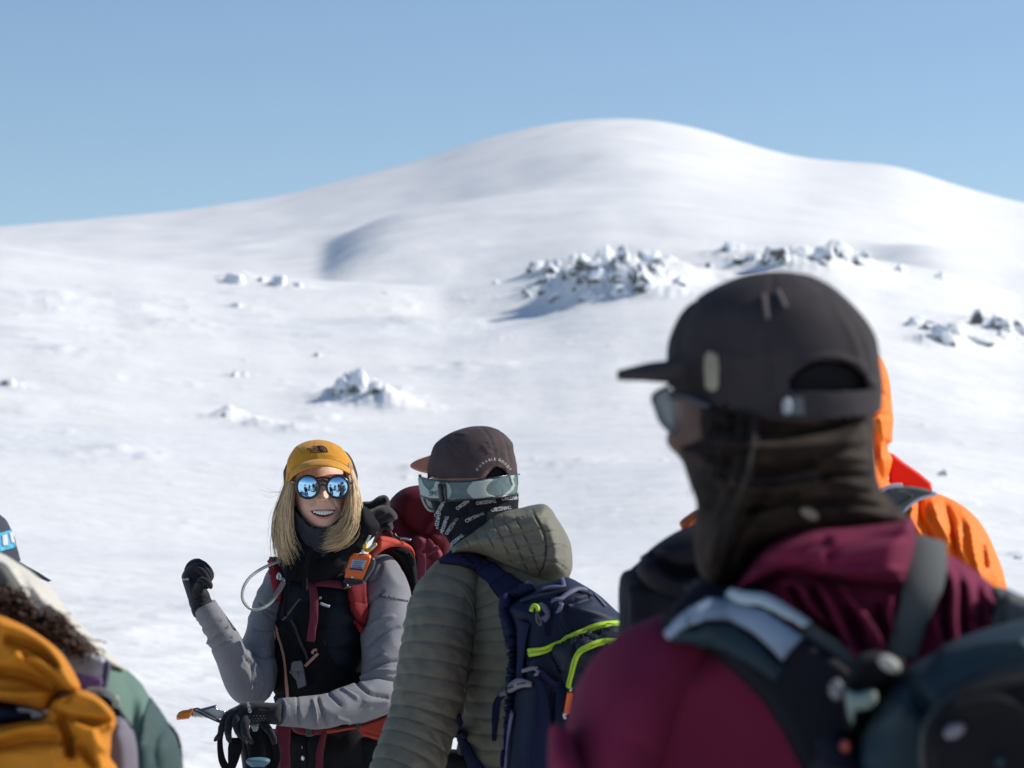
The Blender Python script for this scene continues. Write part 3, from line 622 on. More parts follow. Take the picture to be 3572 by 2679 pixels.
brm = sheet([(1002, 1676, 7.08), (1020, 1640, 7.02), (1060, 1612, 6.985), (1115, 1600, 6.975), (1170, 1606, 6.985), (1212, 1627, 7.02), (1232, 1652, 7.08)],
    [(1000, 1684, 7.06), (1028, 1653, 6.96), (1072, 1631, 6.915), (1120, 1622, 6.90), (1170, 1627, 6.915), (1210, 1643, 6.97), (1231, 1656, 7.06)], .004, 50, 10, .004)
T('brim', brm, 'mustard', cp_)
T('emblem', patch([cA((675, 272))[0]]+[cA((600+75*math.cos(a), 272-66*math.sin(a)))[0] for a in np.linspace(.05, math.pi*.62, 10)]+cA((605, 272)), CB, .0005, .0006, 4), 'ink', cp_)
for k, (s_, yy) in enumerate((('THE', 220), ('NORTH', 245), ('FACE', 270))):
    T('lettering', text_mesh(s_, cA((548-(6 if k == 1 else 0), yy))[0], (25 if k else 19)*.3617, 0, CB, .0015, bold=.035, shx=1.15), 'ink', cp_)
for rr_ in (52, 36): T('emblem_line', ribbon(cA(*[(600+rr_*math.cos(a), 272-rr_*.88*math.sin(a)) for a in np.linspace(.1, 1.5, 8)]), CB, .0012, .0006, .0016), 'mustard', cp_)
# dark snood showing behind cap and hair, neck gaiter under the chin
T('snood', loft([(1120, 1900, 7.19, 100, .07), (1118, 1800, 7.19, 112, .08), (1117, 1700, 7.19, 126, .09), (1117, 1640, 7.18, 124, .09), (1115, 1590, 7.18, 100, .06), (1113, 1570, 7.18, 60, .03)], 50, 40, fold=.003), 'fleece', wom)
gt = loft([(1136, 1985, 7.13, 90, .085), (1134, 1950, 7.12, 92, .09), (1131, 1905, 7.105, 98, .105), (1124, 1860, 7.09, 103, .118), (1119, 1800, 7.09, 106, .12), (1117, 1762, 7.09, 102, .115)], 60, 90, fold=.003, ff=16,
    cr=[(cA((350, 850), (430, 960), (560, 1040), (700, 1030), (830, 950)), 3, .003), (cA((345, 890), (420, 1000), (560, 1068), (700, 1060)), 3, -.003), (cA((340, 820), (430, 930), (560, 1015), (680, 1000)), 3, .002)])
garc = spline(cA((250, 720), (335, 815), (370, 855), (430, 925), (500, 980), (600, 1012), (700, 985), (790, 905), (850, 825), (930, 730)), 60)
gt = shell(cut(gt, lambda q, c3: c3[1] < 7.09 and q[1] < np.interp(q[0], garc[:, 0], garc[:, 1])), .003)
T('neck_gaiter', gt, 'gaiter', wom)
# sunglasses


def lens(cx, cy, r, d, tx, tilt, parent):
    c_ = np.array(P(cx, cy, d)); R_ = r*d/F; nrm = np.array([math.sin(tx), -math.cos(tx)*math.cos(tilt), -math.sin(tilt)]); nrm /= np.linalg.norm(nrm)
    S = np.cross([0, 0, 1], nrm); S /= np.linalg.norm(S); U = np.cross(nrm, S); V = [c_+nrm*.0062]; k, m = 12, 48; Fc = []
    for i in range(1, k+1):
        q = R_*i/k
        for j in range(m): a = 2*math.pi*j/m; V.append(c_+S*q*math.cos(a)+U*q*math.sin(a)+nrm*(.0062*(1-(i/k)**2)))
    Fc += [(0, 1+j, 1+(j+1) % m) for j in range(m)]
    for i in range(k-1): Fc += [(1+i*m+j, 1+(i+1)*m+j, 1+(i+1)*m+(j+1) % m, 1+i*m+(j+1) % m) for j in range(m)]
    T('lens', (np.array(V), Fc), 'lens', parent)
    ring = [c_+(S*math.cos(a)+U*math.sin(a))*(R_+.0018) for a in np.linspace(0, 2*math.pi, 49)]
    tor = []; 
    for i in range(48):
        a = 2*math.pi*i/48; rd = S*math.cos(a)+U*math.sin(a)
        tor += [c_+rd*(R_+.0016+.0030*math.cos(b))+nrm*(.0045*math.sin(b)-.001) for b in np.linspace(0, 2*math.pi, 9)[:-1]]
    ff = [(i*8+j, i*8+(j+1) % 8, ((i+1) % 48)*8+(j+1) % 8, ((i+1) % 48)*8+j) for i in range(48) for j in range(8)]
    return (np.array(tor), ff)
bridge = join(tube([P(1108, 1682, 6.957), P(1126, 1676, 6.952), P(1144, 1682, 6.957)], .0035, 8, 14), tube([P(1104, 1668, 6.96), P(1126, 1665, 6.955), P(1148, 1668, 6.96)], .0028, 8, 14), tube([P(1110, 1702, 6.96), P(1126, 1690, 6.955), P(1142, 1702, 6.96)], .0022, 8, 14))
arms = join(tube([P(1038, 1684, 6.967), P(1022, 1681, 6.99), P(1017, 1683, 7.08)], .0034, 8, 16), tube([P(1215, 1683, 6.967), P(1228, 1680, 6.99), P(1231, 1680, 7.08)], .0034, 8, 16))
sg = mk('sunglasses', *join(bridge, arms), M['frame'], wom)
r1 = lens(1074, 1699, 37.5, 6.962, -.10, .17, sg); r2 = lens(1178, 1699, 36.5, 6.962, .10, .17, sg); T('rim', r1, 'frame', sg); T('rim', r2, 'frame', sg)
# hair
hl = [[(1030, 1668, 7.03), (1020, 1720, 7.00), (1014, 1800, 6.99), (1012, 1880, 6.98), (1026, 1926, 6.98)],
      [(1020, 1668, 7.03), (1009, 1720, 7.01), (998, 1800, 7.00), (1000, 1890, 6.98), (1026, 1952, 6.98)],
      [(1014, 1668, 7.05), (999, 1720, 7.04), (981, 1800, 7.02), (978, 1890, 7.0), (1000, 1970, 6.99)],
      [(1008, 1668, 7.09), (990, 1730, 7.08), (970, 1800, 7.05), (966, 1890, 7.02), (980, 1948, 7.0)],
      [(1002, 1668, 7.12), (984, 1730, 7.11), (962, 1810, 7.09), (958, 1880, 7.05), (964, 1925, 7.03)]]
hr = [[(1210, 1640, 7.03), (1219, 1700, 6.99), (1220, 1760, 6.985), (1208, 1812, 6.98), (1166, 1872, 6.97), (1124, 1892, 6.965)],
      [(1216, 1640, 7.03), (1224, 1700, 6.99), (1226, 1770, 6.98), (1212, 1830, 6.97), (1175, 1880, 6.96), (1132, 1898, 6.96)],
      [(1222, 1638, 7.05), (1236, 1700, 7.01), (1242, 1770, 6.99), (1232, 1840, 6.97), (1192, 1888, 6.96), (1134, 1905, 6.955)],
      [(1228, 1638, 7.08), (1246, 1700, 7.05), (1254, 1770, 7.02), (1244, 1840, 6.99), (1208, 1888, 6.97), (1150, 1908, 6.96)],
      [(1230, 1640, 7.11), (1250, 1705, 7.10), (1258, 1770, 7.06), (1248, 1835, 7.02), (1222, 1882, 7.0), (1170, 1906, 6.98)]]
hb = join(loft([(1016, 1665, 7.09, 11, .04), (1004, 1740, 7.08, 12, .04), (990, 1800, 7.05, 13, .03), (984, 1850, 7.03, 10, .015), (984, 1880, 7.01, 3, .004)], 40, 24, fold=.004, ff=40),
          loft([(1220, 1635, 7.09, 10, .04), (1233, 1700, 7.07, 13, .04), (1238, 1770, 7.04, 14, .035), (1228, 1815, 7.02, 12, .02), (1212, 1850, 7.0, 4, .006)], 40, 24, fold=.004, ff=40))
T('hair', (hb[0][:len(hb[0])//2], [f for f in hb[1] if max(f) < len(hb[0])//2]), 'hair_root', wom); T('hair', (hb[0][len(hb[0])//2:], [tuple(i-len(hb[0])//2 for i in f) for f in hb[1] if min(f) >= len(hb[0])//2]), 'hair_root', wom)
for k_, m_ in enumerate(('hair_blond', 'hair_root', 'hair_blond')):
    T('hair', strands(hl, (220, 100, 110)[k_], .0007, 6, 14, 3+k_, 3, clump=(3, 5, 9)[k_]), m_, wom); T('hair', strands(hr, (240, 110, 120)[k_], .0007, 4.5, 14, 14+k_, 2.5, clump=(5, 4, 9)[k_]), m_, wom)
T('hair', join(strands(hl, 44, .00045, 15, 14, 8, 6), strands(hr, 40, .00045, 11, 14, 9, 6), strands([[(1000, 1700, 7.05), (930, 1745, 7.0), (895, 1732, 7.0)], [(1000, 1720, 7.05), (960, 1715, 7.0), (900, 1690, 7.0)]], 3, .0003, 6, 14, 5, 3)), 'hair_blond', wom)
# torso: quilted vest under a black bib
def q_w(ds, th, V):
    z = V[:, 2]; ph = np.abs(np.sin(math.pi*(z-.01*np.sin(V[:, 0]*9))/.057)); return .006*ph**.5-.004
TR = [(1150, 1945, 7.15, 70, .06), (1148, 1975, 7.15, 120, .085), (1140, 2010, 7.15, 165, .10), (1132, 2070, 7.14, 172, .115), (1122, 2160, 7.13, 162, .13), (1112, 2300, 7.13, 152, .13), (1120, 2430, 7.13, 155, .12), (1160, 2530, 7.14, 162, .12), (1178, 2620, 7.14, 166, .12)]
tor = loft(TR, 150, 90, 2.25, disp=q_w, fold=.002, ff=20); T('vest', tor, 'vest', wom); TB = tree(tor)
bib = patch(cB((736, 605), (800, 590), (880, 598), (940, 560), (1000, 520), (1050, 420), (1100, 380), (1225, 420), (1170, 560), (1150, 640), (1150, 740), (1175, 840), (1240, 925), (1330, 965), (1440, 985), (1440, 1060), (1250, 1110), (1100, 1180), (1000, 1300), (830, 1300), (795, 1150), (780, 1000), (765, 800)), TB, .004, .004, 9,
    cr=crs(cB, [([(870, 640), (900, 900), (880, 1100)], 9, .004), ([(960, 700), (1040, 900), (1060, 1100)], 12, -.004), ([(1180, 960), (1040, 1080)], 9, .004), ([(760, 700), (830, 780)], 6, -.003)]))
T('bib', bib, 'black', wom); BB = tree(tor, bib)
# shirt: two sleeves
SH = crs(cB, [([(600, 830), (700, 860), (780, 850)], 5, -.006), ([(640, 650), (720, 665), (790, 660)], 4, -.004), ([(680, 460), (740, 520), (800, 540)], 4, -.005), ([(700, 520), (780, 590)], 4, -.004), ([(580, 770), (700, 790)], 4, .004)])
up = loft([(1010, 1985, 7.15, 30, .04), (985, 2010, 7.14, 48, .055), (955, 2080, 7.12, 56, .06), (925, 2170, 7.10, 57, .06), (905, 2260, 7.08, 62, .062), (893, 2350, 7.05, 72, .062), (875, 2410, 7.02, 60, .055), (858, 2432, 7.0, 30, .03)], 110, 60, fold=.0035, ff=17, cr=[(p_, w_*.9, a_*1.2) for p_, w_, a_ in SH], seed=2)
FW = crs(cB, [([(250, 690), (330, 735), (440, 650)], 5, -.006), ([(260, 760), (350, 740), (450, 680)], 5, .005), ([(290, 800), (370, 790), (470, 720)], 5, -.005), ([(560, 850), (620, 930), (640, 1050)], 6, -.006), ([(600, 860), (680, 960), (700, 1060)], 5, .005), ([(500, 900), (590, 980), (610, 1100)], 6, .004), ([(215, 580), (300, 590), (380, 560)], 6, .003), ([(240, 640), (320, 650), (390, 600)], 5, -.004)])
fo = loft([(878, 2425, 7.02, 36, .035), (862, 2395, 7.0, 62, .056), (835, 2340, 6.97, 66, .055), (805, 2280, 6.93, 58, .05), (775, 2220, 6.90, 52, .045), (745, 2168, 6.87, 46, .04), (722, 2128, 6.85, 41, .037), (716, 2116, 6.85, 38, .034)], 120, 60, fold=.002, ff=12, cr=[(p_, w_*.9, a_*.9) for p_, w_, a_ in FW], seed=4)
S2 = crs(cB, [([(1430, 960), (1560, 900), (1700, 880)], 6, -.006), ([(1420, 1010), (1530, 960), (1700, 960)], 6, .006), ([(1440, 1060), (1560, 1010), (1680, 1030)], 6, -.006), ([(1450, 780), (1560, 690), (1680, 640)], 6, -.004), ([(1440, 660), (1540, 590), (1640, 560)], 7, .004), ([(1430, 520), (1500, 430), (1560, 380)], 7, -.004), ([(1560, 180), (1530, 260), (1500, 300)], 6, -.003), ([(1480, 900), (1580, 840)], 6, .004)])
up2 = loft([(1292, 1968, 7.16, 30, .04), (1325, 1990, 7.15, 62, .055), (1342, 2060, 7.12, 84, .066), (1345, 2140, 7.09, 86, .067), (1343, 2250, 7.06, 82, .066), (1335, 2350, 7.03, 74, .062), (1318, 2420, 7.0, 62, .055), (1300, 2455, 6.98, 34, .03)], 120, 64, fold=.0035, ff=15, cr=[(p_, w_*.85, a_*1.6) for p_, w_, a_ in S2], seed=6)
S3 = crs(cB, [([(1100, 1150), (1130, 1250), (1160, 1350)], 5, -.005), ([(1060, 1170), (1080, 1260), (1090, 1350)], 5, .004), ([(1180, 1120), (1260, 1200)], 6, -.004), ([(1280, 1090), (1380, 1150)], 6, .004), ([(1380, 1040), (1480, 1120), (1600, 1150)], 6, -.006), ([(1240, 1300), (1330, 1330)], 6, .004), ([(950, 1150), (960, 1350)], 4, -.003), ([(1440, 1180), (1600, 1180)], 7, .004)])
fo2 = loft([(1362, 2424, 7.02, 34, .03), (1325, 2432, 6.98, 64, .055), (1270, 2446, 6.95, 68, .056), (1200, 2464, 6.91, 62, .052), (1120, 2482, 6.87, 57, .046), (1050, 2486, 6.84, 52, .040), (1000, 2484, 6.82, 48, .036), (982, 2483, 6.815, 44, .034)], 120, 60, fold=.003, ff=17, cr=[(p_, w_*.85, a_*1.6) for p_, w_, a_ in S3], seed=8)
shirt = T('shirt', join(up, fo, up2, fo2), 'grey', wom); UB = tree(up2)
arcs = lambda n_, s_: None
T('lettering', text_mesh('Peak Performance', (1373, 2088), 11.5, -.16, UB, .0012, bold=.015, shx=.88), 'ink', shirt)
for h_ in (loft([(722, 2128, 6.85, 43, .039), (714, 2112, 6.848, 41, .037)], 8, 40), loft([(990, 2484, 6.817, 49, .037), (976, 2483, 6.812, 48, .036)], 8, 40)): T('hem', h_, 'grey', shirt)
# fleece hood and collar
T('fleece_collar', join(
    pillow(cA((330, 1000), (390, 985), (470, 1040), (560, 1075), (700, 1080), (820, 1010), (930, 870), (1000, 780), (1080, 830), (1180, 980), (1120, 1080), (1050, 1150), (1000, 1230), (900, 1280), (840, 1400), (700, 1520), (560, 1560), (400, 1540), (270, 1500), (200, 1330), (190, 1200), (270, 1080)), 7.06, .075, 60, 7, fold=.006, ff=11,
        cr=crs(cA, [([(520, 1120), (470, 1300), (450, 1560)], 5, .006), ([(900, 1000), (760, 1150), (600, 1300)], 9, -.008), ([(1000, 1080), (850, 1230), (700, 1350)], 8, .008), ([(350, 1060), (330, 1250), (300, 1480)], 7, .006)])), ), 'black', wom)
T('hood', join(
    pillow(cA((960, 830), (1000, 752), (1090, 740), (1170, 690), (1235, 686), (1270, 740), (1265, 830), (1200, 900), (1060, 930)), 7.17, .05, 18, 5, fold=.004, ff=14, cr=crs(cA, [([(1000, 800), (1120, 790), (1210, 740)], 10, -.02)])),
    pillow(cA((930, 900), (980, 850), (1090, 820), (1190, 780), (1260, 790), (1330, 850), (1347, 905), (1300, 945), (1308, 1000), (1270, 1035), (1200, 1010), (1150, 1050), (1040, 1060), (950, 1040)), 7.12, .06, 22, 5, fold=.006, ff=14, cr=crs(cA, [([(1000, 930), (1120, 900), (1220, 850)], 8, .012), ([(1010, 990), (1130, 990), (1280, 940)], 7, -.014)])),
    pillow(cA((960, 1060), (1040, 1000), (1130, 990), (1165, 1020), (1150, 1060), (1080, 1110), (980, 1160)), 7.07, .03, 14, 5, fold=.003)), 'fleece', wom)
T('drawcord', join(tube(list(map(lambda q: P(*q, 6.955), cB((1050, 60), (1015, 200), (1005, 380)))), .0055, 8, 24), tube(list(map(lambda q: P(*q, 6.965), cB((885, 190), (875, 350), (858, 560)))), .006, 8, 24)), 'black', wom)
# gloves
gl = pillow(cW((310, 1045), (265, 900), (220, 760), (160, 560), (165, 495), (225, 400), (330, 330), (480, 330), (590, 430), (600, 560), (560, 700), (610, 790), (650, 900), (690, 960), (655, 1030), (560, 1090), (430, 1090)), 6.87, .04, 34, 4, fold=.002, ff=40, cr=crs(cW, [([(300, 560), (300, 750), (350, 880), (430, 950), (530, 940)], 3.5, .004), ([(250, 430), (330, 560), (320, 700)], 4, -.002)]))
fg = [loft([(*cW(a)[0], d_, r_*.211, r_*.211/F*7) for a, d_, r_ in zip(pts_, dd_, rr_)], 34, 20, fold=.001, ff=60) for pts_, dd_, rr_ in (
    ([(240, 440), (330, 330), (450, 290), (570, 370), (640, 480), (630, 560), (560, 600)], [6.9, 6.89, 6.88, 6.87, 6.86, 6.85, 6.845], [45, 55, 52, 50, 48, 45, 36]),
    ([(255, 470), (350, 380), (460, 350), (560, 430), (615, 540), (600, 620), (530, 640)], [6.87, 6.86, 6.85, 6.845, 6.84, 6.835, 6.83], [45, 55, 52, 50, 48, 45, 36]),
    ([(280, 520), (370, 450), (450, 420), (540, 490), (590, 590), (600, 660), (570, 700)], [6.85, 6.84, 6.83, 6.82, 6.815, 6.82, 6.83], [42, 50, 50, 48, 46, 44, 36]),
    ([(240, 410), (300, 320), (410, 268), (520, 320), (620, 420), (645, 500), (600, 560)], [6.93, 6.92, 6.91, 6.90, 6.895, 6.89, 6.88], [35, 40, 40, 42, 42, 38, 30]),
    ([(400, 820), (450, 700), (480, 600), (560, 600), (625, 660), (640, 710)], [6.83, 6.82, 6.80, 6.79, 6.795, 6.81], [60, 62, 56, 50, 42, 28]))]
cf = loft([(*cW((520, 1130))[0], 6.852, 36, .034), (*cW((500, 1060))[0], 6.856, 38, .036), (*cW((480, 960))[0], 6.86, 36, .036)], 14, 36)
g1 = T('glove', join(gl, cf, *fg), 'glove', wom); GB = tree(gl, *fg)
T('palm_grip', patch(cW((310, 720), (360, 620), (500, 640), (560, 740), (600, 850), (560, 920), (450, 950), (360, 880)), GB, .001, .002, 3, smooth=True, puff=.002), 'pad', g1)
T('lettering', text_mesh('HEAD', cW((235, 572))[0], 6.5, 0, GB, .0025, bold=.02, flipx=True), 'white', g1)
bh = pillow(cH((1880, 250), (1750, 255), (1550, 240), (1380, 225), (1230, 240), (1100, 310), (950, 390), (900, 500), (1000, 620), (1200, 640), (1400, 640), (1540, 600), (1700, 622), (1880, 615)), 6.80, .036, 38, 4, fold=.002, ff=40, cr=crs(cH, [([(1640, 360), (1450, 360), (1340, 460), (1300, 560)], 3, -.003), ([(1010, 400), (960, 560)], 4, -.004), ([(1130, 400), (1090, 580)], 4, -.004), ([(1260, 420), (1220, 600)], 4, -.004)]))
f2 = [loft([(*cH(a)[0], d_, r_*.2034, r_*.2034/F*6.8) for a, d_, r_ in zip(pts_, dd_, rr_)], 34, 20, fold=.001, ff=60) for pts_, dd_, rr_ in (
    ([(1000, 440), (900, 560), (850, 700), (820, 800), (760, 870), (730, 905)], [6.79, 6.78, 6.775, 6.775, 6.78, 6.785], [70, 66, 58, 46, 34, 16]),
    ([(1080, 430), (990, 570), (960, 720), (970, 840), (990, 920)], [6.785, 6.77, 6.765, 6.77, 6.78], [72, 70, 62, 52, 30]),
    ([(1170, 440), (1110, 580), (1120, 700), (1180, 800), (1230, 880)], [6.78, 6.76, 6.755, 6.765, 6.78], [74, 76, 68, 58, 34]),
    ([(1290, 470), (1250, 620), (1255, 760), (1310, 860), (1370, 930)], [6.78, 6.75, 6.745, 6.755, 6.77], [72, 74, 66, 54, 34]),
    ([(1540, 560), (1610, 660), (1690, 760), (1740, 860), (1760, 950)], [6.79, 6.78, 6.775, 6.775, 6.78], [70, 68, 60, 52, 34]))]
g2 = T('glove', join(bh, *f2), 'glove', wom); G2 = tree(bh, *f2)
T('lettering', text_mesh('HEAD', cH((1318, 340))[0], 10, -1.35, G2, .0012, bold=.03), 'white', g2)
T('knuckle_pad', join(*[patch(cH(*[(1340+i*58+(j % 2)*28-18, 480+j*42+abs(i-3)*5-14), (1340+i*58+(j % 2)*28+18, 480+j*42-14), (1340+i*58+(j % 2)*28, 480+j*42+14)]), G2, .0004, .0008, 4) for i in range(5) for j in range(3)]), 'mesh', g2)
# bib zips, pole of the radio, chest bits
T('zip', ribbon(cG((195, 700), (235, 690), (262, 800), (305, 930), (340, 1080), (362, 1250), (370, 1400), (388, 1610)), BB, .0085, .003, .001), 'pink', wom)
T('zip', join(ribbon(cG((600, 1195), (690, 1110), (775, 1030)), BB, .0075, .003, .002), ribbon(cG((700, 1035), (715, 995), (760, 985)), BB, .007, .003, .002)), 'pink', wom)
T('zip_pull', join(tube([P(*q, hit(BB, *q)[0].y-.008) for q in cG((205, 730), (190, 800), (200, 840), (220, 820), (212, 740))], .0016, 6, 24)), 'pink', wom)
T('vest_tag', patch(cG((440, 1150), (470, 1130), (560, 1120), (585, 1170), (600, 1260), (628, 1440), (530, 1470), (505, 1370), (450, 1310), (432, 1230)), BB, .006, .006, 5), 'mesh', wom)
T('rivet', join(*[patch([cG((x+14*math.cos(a), y+18*math.sin(a)))[0] for a in np.linspace(0, 6, 9)], BB, .011, .002, 4) for x, y in ((484, 1265), (430, 1275))]), 'pink', wom)
T('tag_lettering', text_mesh('-norrøna-', cG((545, 1290))[0], 5, -1.45, BB, .0145, bold=.01), 'gaiter', wom)
T('cord', join(ribbon(cG((440, 590), (500, 720), (570, 900), (635, 1110)), BB, .007, .006, .004, rnd=True), ), 'gaiter', wom)
T('drawcord', ribbon(cG((565, 335), (480, 450), (335, 625)), BB, .005, .004, .008, rnd=True), mat('khaki_cord', (.16, .13, .09), .8), wom)
T('bib_clip', join(ribbon(cG((800, 405), (860, 425), (920, 440)), BB, .006, .005, .006), ribbon(cG((782, 320), (815, 318)), BB, .006, .004, .006)), 'label', wom)
# trousers
T('trousers_waist', loft([(1172, 2540, 7.14, 160, .118), (1172, 2570, 7.14, 168, .125), (1176, 2620, 7.14, 172, .128), (1176, 2760, 7.14, 180, .13), (1176, 2900, 7.14, 186, .12)], 60, 60, 2.3, fold=.005, ff=8, cr=crs(cB, [([(1250, 1420), (1300, 1650)], 6, -.006), ([(1030, 1400), (1030, 1659)], 4, .005)])), 'trouser', wom)
legs(wom, P(1176, 2700, 7.14).x, 7.14, 0, M['trouser'], M['boot'])
tb = tree(loft([(1172, 2540, 7.14, 160, .118), (1172, 2570, 7.14, 168, .125), (1176, 2620, 7.14, 172, .128), (1176, 2760, 7.14, 180, .13)], 30, 60, 2.3))
T('snap_button', join(*[patch([cB((x+13*math.cos(a), y+20*math.sin(a)))[0] for a in np.linspace(0, 5.9, 12)], tb, .007, .003, 4) for x, y in ((986, 1502), (1000, 1586))]), 'metal', wom)
T('fly', patch(cB((910, 1420), (1010, 1440), (1025, 1560), (1030, 1700), (900, 1700)), tb, .002, .004, 8), 'trouser', wom)
# ---------------------------------------------------------------- red rucksack on the smiling person's back
bp_ = pillow(cR((560, 420), (600, 340), (700, 240), (820, 180), (970, 155), (1120, 140), (1280, 260), (1400, 500), (1480, 900), (1450, 1300), (1400, 1700), (1380, 2300), (1300, 3000), (1000, 3420), (500, 3480), (100, 3200), (0, 2400), (200, 1400), (400, 800)), 7.38, .13, 60, 12, fold=.006, ff=9,
    cr=crs(cR, [([(600, 420), (800, 330), (1000, 300)], 4, -.006), ([(620, 380), (800, 280), (1000, 240)], 4, .004), ([(620, 480), (850, 450), (1060, 440)], 4, -.006), ([(690, 520), (760, 700), (900, 800)], 14, -.02), ([(1180, 560), (1080, 760), (1200, 860)], 12, .015), ([(1150, 700), (1050, 850)], 8, -.015)]))
rp = mk('rucksack', bp_[0], bp_[1], M['wine_pack'], None, label='wine-red rucksack with coral shoulder straps on the back of the smiling blond person', cat='backpack')
PB = tree(bp_); SB = tree(up, up2, tor)
def strap_on(poly, d0, T_, m_, nm='shoulder_strap', R=10, sp_=5, dfun=None, **k): return T(nm, pillow(poly, d0, T_, R, sp_, dfun=dfun, **k), m_, rp)
strap_on(cR((325, 1050), (380, 960), (420, 850), (470, 812), (560, 818), (680, 850), (790, 895), (870, 950), (912, 1040), (900, 1090), (860, 1010), (780, 965), (650, 945), (520, 985), (430, 1050), (385, 1085)), 7.02, .022, 'red', R=12, dfun=lambda x, y: 7.02+np.clip((x-1330)/110, 0, 1)*.14, cr=crs(cR, [([(410, 1040), (520, 960), (650, 920), (790, 940), (880, 1010)], 3, -.006), ([(480, 850), (560, 860), (640, 880)], 4, .005)]))
T('shoulder_strap', patch(cB((1300, 270), (1415, 300), (1422, 480), (1438, 665), (1395, 630), (1335, 530), (1312, 420)), SB, .010, .012, 6, cr=crs(cB, [([(1400, 300), (1405, 480), (1420, 640)], 4, .005)]), puff=.006), M['wine_red'] if 'wine_red' in M else M.setdefault('wine_red', mat('dark_red_padding', (.22, .018, .022), .75, bump=.4, bscale=500, var=.15)), rp)
T('shoulder_strap', patch(cB((770, 160), (835, 180), (845, 300), (850, 380), (800, 455), (775, 380), (760, 280)), SB, .010, .012, 6, puff=.006, cr=crs(cB, [([(800, 200), (795, 330), (800, 430)], 3, .005)])), 'wine_red', rp)
T('chest_strap', ribbon(cG((600, 200), (700, 160), (900, 165), (1100, 185)), BB, .020, .003, .012), 'wine', rp)
T('chest_strap_tail', ribbon(cG((700, 180), (730, 300), (725, 560), (700, 760), (688, 870)), BB, .0205, .003, .014), 'wine', rp)
T('buckle', join(ribbon(cG((1095, 130), (1105, 245)), BB, .012, .009, .016), ribbon(cG((1060, 150), (1160, 150)), BB, .008, .008, .018), ribbon(cG((1060, 235), (1150, 232)), BB, .006, .008, .018)), 'plastic', rp)
T('strap_ribbon', ribbon([(*q, 7.20) for q in cR((1070, 850), (1110, 930), (1085, 1010), (1020, 1050))], None, [.010, .022, .020, .018], .003), 'wine', rp)
T('strap_ribbon', ribbon([(*q, 7.13) for q in cR((995, 1035), (1000, 1150), (992, 1350))], None, .0218, .003), 'wine', rp)
T('strap_ribbon', ribbon([(*q, 7.19) for q in cR((1080, 1050), (1150, 990), (1220, 960))], None, .012, .003), 'wine', rp)
T('strap_ribbon', pillow(cR((490, 760), (540, 725), (600, 730), (660, 860), (560, 830)), 7.12, .006, 8, 5), 'wine', rp)
T('side_panel', pillow(cR((860, 830), (1000, 800), (1260, 1000), (1250, 1200), (1060, 1500), (940, 1450), (900, 1150)), 7.26, .03, 20, 6, fold=.008, ff=16, cr=crs(cR, [([(1060, 1100), (1220, 1160)], 5, .01), ([(1050, 980), (1150, 1200)], 6, -.01)])), M.setdefault('wine2', mat('rose_wine_nylon', (.20, .035, .05), .7, bump=.3, bscale=400, var=.2)), rp)
T('gap_filler', pillow(cR((620, 990), (800, 960), (900, 1040), (940, 1200), (960, 1440), (890, 1530), (800, 1250), (700, 1080)), 7.22, .04, 25, 7), 'black', rp)  # black filler put in to darken the gap between sleeve and rucksack
T('load_lifter_buckle', join(tube([P(*q, 7.10) for q in cR((640, 780), (680, 830), (760, 850), (860, 860))], .0045, 8, 20)), 'plastic', rp)
T('load_lifter_buckle', tube([P(*q, 7.093) for q in cR((715, 845), (780, 840), (860, 862))], .0022, 6, 12), 'metal', rp)
T('hip_belt', pillow(cB((1090, 1370), (1250, 1365), (1400, 1340), (1560, 1290), (1640, 1240), (1640, 1330), (1600, 1450), (1560, 1462), (1420, 1420), (1380, 1380), (1150, 1410)), 6.99, .02, 10, 5, cr=crs(cB, [([(1400, 1390), (1560, 1430)], 3, -.005)])), 'red', rp)
T('hip_belt_strap', pillow(cB((800, 1345), (890, 1345), (902, 1400), (895, 1500), (890, 1700), (818, 1700), (820, 1560), (795, 1450)), 6.93, .006, 5, 6, fold=.003), 'wine', rp)
T('hip_belt_strap', ribbon([(*q, 6.96) for q in cB((1150, 1395), (1130, 1470), (1112, 1560), (1110, 1700))], None, [.012, .018, .018, .018], .003), 'wine', rp)
T('hip_belt_strap', pillow(cB((905, 1350), (960, 1345), (1010, 1370), (1050, 1360), (1130, 1375), (1130, 1412), (1000, 1420), (930, 1400)), 6.97, .012, 6, 5), 'wine2', rp)
T('hip_buckle', join(pillow(cB((1002, 1352), (1050, 1352), (1055, 1400), (1070, 1425), (1010, 1428), (1012, 1390)), 6.955, .006, 6, 4)), 'webgrey', rp)
T('buckle', pillow(cB((1370, 1330), (1400, 1320), (1412, 1370), (1385, 1378)), 6.955, .008, 6, 4), 'plastic', rp)
tbx = [P(*q) for q in [(*cW((x, y))[0], d_) for x, y, d_ in ((1900, 250, 7.02), (1720, 295, 6.98), (1500, 390, 6.93), (1310, 520, 6.9), (1195, 680, 6.88), (1160, 850, 6.88), (1210, 985, 6.88), (1330, 1070, 6.89), (1460, 1062, 6.90), (1610, 980, 6.92), (1730, 830, 6.94), (1840, 620, 6.96), (1850, 560, 6.96))]]
T('hydration_tube', tube(tbx, .0038, 12, 90), 'tube', rp)
T('tube_clip', join(tube([P(*q, 6.965) for q in cW((1760, 570), (1745, 530), (1770, 475), (1800, 520), (1790, 570), (1840, 560), (1870, 590))], .003, 8, 40)), 'metal', rp)
T('tube_valve', tube([P(*q, 6.945) for q in cW((1700, 860), (1780, 740), (1850, 610))], .0062, 10, 12), 'mesh', rp)
